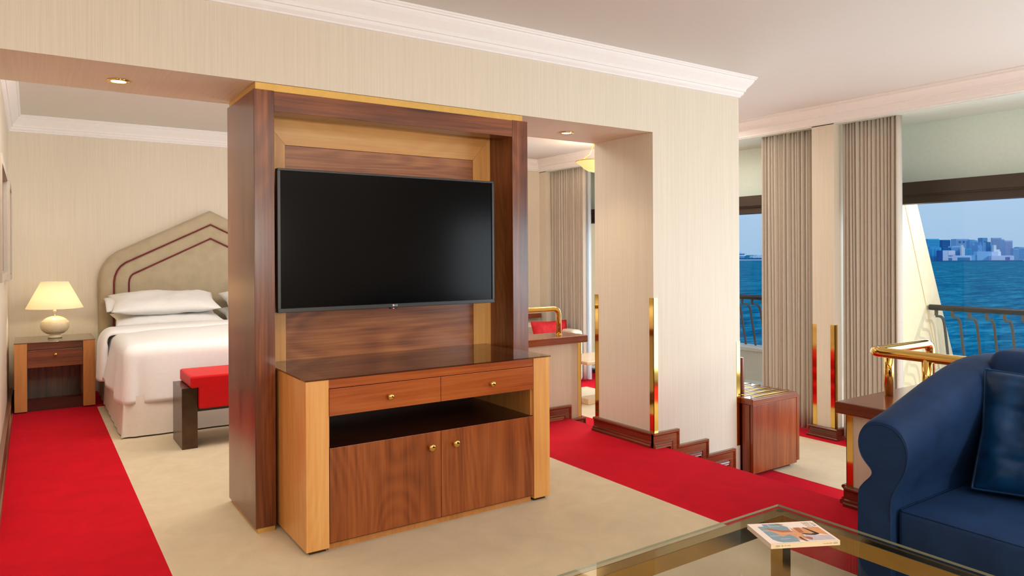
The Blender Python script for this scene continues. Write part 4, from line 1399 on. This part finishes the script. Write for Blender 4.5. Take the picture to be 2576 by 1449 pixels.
def balcony_rail(y0, y1, label):
    t = thing('balcony_railing', label, 'railing', (8.5, (y0 + y1) / 2, .055), 'balcony railings outside the windows')
    MB().tube([(8.5, y0, .780), (8.5, y1 - .01, .780), (8.5, y1, .780)], .033, 14).build('handrail', 'rail_dark', t)
    n = int((y1 - y0) / .171)
    prof = [(8.50, .755), (8.50, .690)]
    curve = [(8.50, .682), (8.585, .674), (8.625, .662), (8.655, .640), (8.675, .605), (8.69, .56), (8.715, .45), (8.80, .05)]
    for k in range(n):
        y = y1 - .07 - k * .171
        if y < y0: break
        mb = MB().tube([(x, y, z) for x, z in prof], .01, sq=(.012, .014))
        mb.tube([(x, y, z) for x, z in curve], .01, sq=(.010, .013))
        mb.build('baluster', 'baluster', t)
balcony_rail(-.6, 4.07, 'dark curved-baluster balcony railing outside the right window')
balcony_rail(4.40, 8.95, 'dark curved-baluster balcony railing outside the window left of the curtains')

# sea and far shore
SEA = -20.0
o = MB().add([(-3000, -3000, SEA), (9000, -3000, SEA), (9000, 9000, SEA), (-3000, 9000, SEA)], [(0, 1, 2, 3)]).build('sea', 'sea')
o['kind'] = 'stuff'; o['label'] = 'choppy teal blue sea between the balcony and the far city shore'; o['category'] = 'sea'

def shore(lat, fwd, z=0):
    return (fw.x * fwd + rt.x * lat, fw.y * fwd + rt.y * lat, z)
D0 = 1704.0
K = D0 / FPX
def latm(px, d=D0): return (px - 1288) / FPX * d
def hm(py, d=D0): return max(2.0, (658.5 - py) * d / FPX)
CT = {}
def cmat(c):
    if c not in CT: CT[c] = haze_mat('hazed_facade_%d' % len(CT), tuple(min(255, v * 1.12) for v in c))
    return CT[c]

def tower(px0, px1, top, label, c, dd=0, depth=None, bands=None, bandc=(40, 110, 150), cols_=None, extra=None, steps=None, parent=None, name='tower'):
    d = D0 + dd
    a, b = latm(px0, d), latm(px1, d)
    h = hm(top, d)
    dp = depth or (b - a) * .7
    cx = (a + b) / 2
    if parent is None:
        t = thing('city_building', label, 'building', shore(cx, d, SEA), 'buildings on the far city shore', rotz=-yaw)
        t['lat'] = cx; t['dep'] = d
        ox, oy = 0.0, 0.0
    else:
        t = parent; ox, oy = cx - t['lat'], d - t['dep']
    w = (b - a) / 2
    y0, y1 = oy, oy + dp
    mb = MB().box(ox - w, ox + w, y0, y1, 0, h)
    mb.box(ox - w * .96, ox + w * .96, y0 + dp * .04, y1 - dp * .04, h, h + 1.0)
    for (u0, u1, tz) in steps or ():
        mb.box(ox - w + 2 * w * u0, ox - w + 2 * w * u1, y0 + dp * .05, y1 - dp * .05, h, hm(tz, d))
    mb.build(name, cmat(c), t, local=True)
    if bands:
        m2 = MB()
        for k in range(bands):
            zz = 3 + (h - 5) * (k + .15) / bands
            m2.box(ox - w * .92, ox + w * .92, y0 - .25, y0, zz, zz + (h - 5) / bands * .5)
            m2.box(ox + w, ox + w + .25, y0 + dp * .04, y1 - dp * .04, zz, zz + (h - 5) / bands * .5)
        m2.build('window_band', cmat(bandc), t, local=True)
    if cols_:
        m2 = MB()
        for k in range(cols_):
            xx = ox - w * .92 + 2 * w * .92 * k / cols_
            m2.box(xx, xx + 2 * w * .92 / cols_ * .45, y0 - .3, y0, 3, h - 2.5)
        m2.build('window_strip', cmat(bandc), t, local=True)
    for (nm, u0, u1, q0, q1, cc) in extra or ():
        MB().box(ox - w + 2 * w * u0, ox - w + 2 * w * u1, y0 - .5, y0, h * q0, h * q1).build(nm, cmat(cc), t, local=True)
    return t
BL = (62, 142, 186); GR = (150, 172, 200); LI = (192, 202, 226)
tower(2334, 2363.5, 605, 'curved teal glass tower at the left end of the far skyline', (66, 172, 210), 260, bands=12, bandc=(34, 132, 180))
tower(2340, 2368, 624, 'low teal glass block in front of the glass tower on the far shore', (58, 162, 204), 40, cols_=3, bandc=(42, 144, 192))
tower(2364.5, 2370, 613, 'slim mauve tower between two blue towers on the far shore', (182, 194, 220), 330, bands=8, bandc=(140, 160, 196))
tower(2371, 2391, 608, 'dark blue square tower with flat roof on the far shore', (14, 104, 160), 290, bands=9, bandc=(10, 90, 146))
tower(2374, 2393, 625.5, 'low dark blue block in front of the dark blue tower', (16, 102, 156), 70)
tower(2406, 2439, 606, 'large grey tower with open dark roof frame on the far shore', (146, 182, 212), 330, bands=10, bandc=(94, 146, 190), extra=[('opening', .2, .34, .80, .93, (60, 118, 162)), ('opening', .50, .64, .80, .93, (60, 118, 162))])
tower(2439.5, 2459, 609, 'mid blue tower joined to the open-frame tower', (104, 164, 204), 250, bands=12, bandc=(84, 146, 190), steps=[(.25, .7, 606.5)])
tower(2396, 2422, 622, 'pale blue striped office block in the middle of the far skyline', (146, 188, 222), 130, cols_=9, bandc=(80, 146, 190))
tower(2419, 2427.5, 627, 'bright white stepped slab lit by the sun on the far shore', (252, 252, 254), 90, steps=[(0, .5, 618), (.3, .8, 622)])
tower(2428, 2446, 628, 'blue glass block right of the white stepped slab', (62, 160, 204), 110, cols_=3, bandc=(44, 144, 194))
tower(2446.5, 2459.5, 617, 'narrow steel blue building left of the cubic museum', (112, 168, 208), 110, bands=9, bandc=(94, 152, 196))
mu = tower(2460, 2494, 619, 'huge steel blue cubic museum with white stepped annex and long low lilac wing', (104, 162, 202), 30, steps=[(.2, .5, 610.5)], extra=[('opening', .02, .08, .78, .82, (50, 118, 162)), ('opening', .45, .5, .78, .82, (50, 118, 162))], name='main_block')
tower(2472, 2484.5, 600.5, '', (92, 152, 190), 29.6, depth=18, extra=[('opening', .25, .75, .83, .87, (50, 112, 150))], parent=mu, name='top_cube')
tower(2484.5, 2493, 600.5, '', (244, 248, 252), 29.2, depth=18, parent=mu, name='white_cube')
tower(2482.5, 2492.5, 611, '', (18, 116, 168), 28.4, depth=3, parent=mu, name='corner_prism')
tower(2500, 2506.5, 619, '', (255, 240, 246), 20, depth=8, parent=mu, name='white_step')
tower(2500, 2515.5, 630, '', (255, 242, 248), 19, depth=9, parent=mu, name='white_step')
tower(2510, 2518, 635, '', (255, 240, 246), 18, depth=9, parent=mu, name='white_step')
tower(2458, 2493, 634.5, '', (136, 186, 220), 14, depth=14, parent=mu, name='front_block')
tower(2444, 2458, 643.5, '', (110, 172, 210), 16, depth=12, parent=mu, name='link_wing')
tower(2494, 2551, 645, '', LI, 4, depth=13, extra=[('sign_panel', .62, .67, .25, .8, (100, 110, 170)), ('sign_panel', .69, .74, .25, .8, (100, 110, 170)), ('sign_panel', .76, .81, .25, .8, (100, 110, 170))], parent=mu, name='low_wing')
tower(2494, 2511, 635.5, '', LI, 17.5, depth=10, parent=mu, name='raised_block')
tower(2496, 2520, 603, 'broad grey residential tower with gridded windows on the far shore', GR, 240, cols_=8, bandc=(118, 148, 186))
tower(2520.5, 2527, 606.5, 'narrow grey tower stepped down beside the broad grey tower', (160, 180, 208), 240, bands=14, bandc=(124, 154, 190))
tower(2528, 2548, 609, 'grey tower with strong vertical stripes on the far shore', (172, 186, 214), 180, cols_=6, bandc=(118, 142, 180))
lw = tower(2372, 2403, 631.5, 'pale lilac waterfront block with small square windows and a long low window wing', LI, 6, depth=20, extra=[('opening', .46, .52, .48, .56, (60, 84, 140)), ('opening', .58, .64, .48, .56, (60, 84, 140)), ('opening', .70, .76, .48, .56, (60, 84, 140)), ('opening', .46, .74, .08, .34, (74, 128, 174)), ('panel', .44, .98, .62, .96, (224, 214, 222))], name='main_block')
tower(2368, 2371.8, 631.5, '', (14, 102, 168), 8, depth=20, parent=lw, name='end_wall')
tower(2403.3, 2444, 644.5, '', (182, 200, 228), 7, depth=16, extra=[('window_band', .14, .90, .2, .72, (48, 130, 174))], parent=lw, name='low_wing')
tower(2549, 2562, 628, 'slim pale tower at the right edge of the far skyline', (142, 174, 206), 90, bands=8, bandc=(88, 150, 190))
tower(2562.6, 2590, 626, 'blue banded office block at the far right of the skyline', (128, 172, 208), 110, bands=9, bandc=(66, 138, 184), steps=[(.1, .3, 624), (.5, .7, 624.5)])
for o in bpy.data.objects:
    if 'lat' in o: del o['lat']; del o['dep']
# quay
mb = MB().box(latm(2364), latm(2562), -14, 1.5, 0, 2.4)
o = mb.build('quay', cmat((18, 100, 146))); o.rotation_euler = (0, 0, -yaw); o.location = shore(0, D0, SEA)
tag(o, 'dark blue waterfront quay below the far city buildings', 'quay')
mb = MB().box(latm(2300), latm(3500), 470, 700, 0, 5)
o = mb.build('coast', cmat((120, 160, 190))); o.rotation_euler = (0, 0, -yaw); o.location = shore(0, D0, SEA)
tag(o, 'low blue grey coast strip behind the far city towers', 'land')
# left headland with terminal-like layered pavilion
D1 = 2256.0
o = MB().box(latm(1200, D1), latm(2345, D1), 0, 200, 0, 3.2).build('headland', cmat((176, 200, 226))); o.rotation_euler = (0, 0, -yaw); o.location = shore(0, D1, SEA)
tag(o, 'thin pale strip of land on the horizon in the left window', 'land')
def l1(px): return latm(px, D1)
k1 = D1 / FPX
t = thing('layered_pavilion', 'layered white disc-shaped building on the horizon seen in the left window', 'building', shore(l1(1868), D1 + 60, SEA), rotz=-yaw)
for (a, b, z0, z1, cc, nm) in ((1850, 1886, 3, 8, (60, 130, 170), 'storey'), (1846, 1892, 14, 17, (206, 222, 240), 'roof_slab'), (1848, 1889, 17, 21, (80, 130, 170), 'storey'), (1844, 1895, 21, 24, (190, 212, 236), 'roof_slab'), (1850, 1880, 24, 30, (170, 192, 220), 'upper_storey'), (1850, 1888, 8, 14, (104, 156, 196), 'storey')):
    w = (b - a) * k1 / 2; cx = ((a + b) / 2 - 1868) * k1
    mb = MB().lathe([(.0, z0), (.9, z0), (1.0, (z0 + z1) / 2), (.94, z1), (0, z1)], (0, 0, 0), 40, caps=False)
    mb.v = [(cx + v[0] * w, v[1] * w * .6, v[2]) for v in mb.v]
    mb.build(nm, cmat(cc), t, local=True)
t = thing('tent_pavilion', 'low white tent-roofed pavilion right of the disc building on the horizon', 'building', shore(l1(1904), D1 + 20, SEA), rotz=-yaw)
MB().prism([(-16, 3), (-12, 9), (-9, 15), (-4, 10), (2, 16), (6, 14), (14, 17), (22, 12), (22, 3)], lambda u, v, tt: (u, tt, v), -15, 15).build('roof', cmat((188, 210, 234)), t, local=True)
MB().box(-14, 20, -16, -14, 3, 8).build('front', cmat((80, 136, 176)), t, local=True)
o = MB()
rnd = random.Random(5)
for k in range(60):
    x = l1(1845 + k * 1.3) ; r = rnd.uniform(2.5, 5)
    bm = bmesh.new(); bmesh.ops.create_icosphere(bm, subdivisions=1, radius=r)
    for v in bm.verts: v.co = v.co + Vector((x, rnd.uniform(5, 12) * 0 + 6, 5.0))
    o.frombm(bm, 0, True)
g = o.build('shore_greenery', cmat((30, 104, 136))); g.rotation_euler = (0, 0, -yaw); g.location = shore(0, D1, SEA)
g['kind'] = 'stuff'; g['label'] = 'dark belt of trees along the distant headland'; g['category'] = 'trees'

for o in bpy.data.objects:
    if '_w' in o: del o['_w']
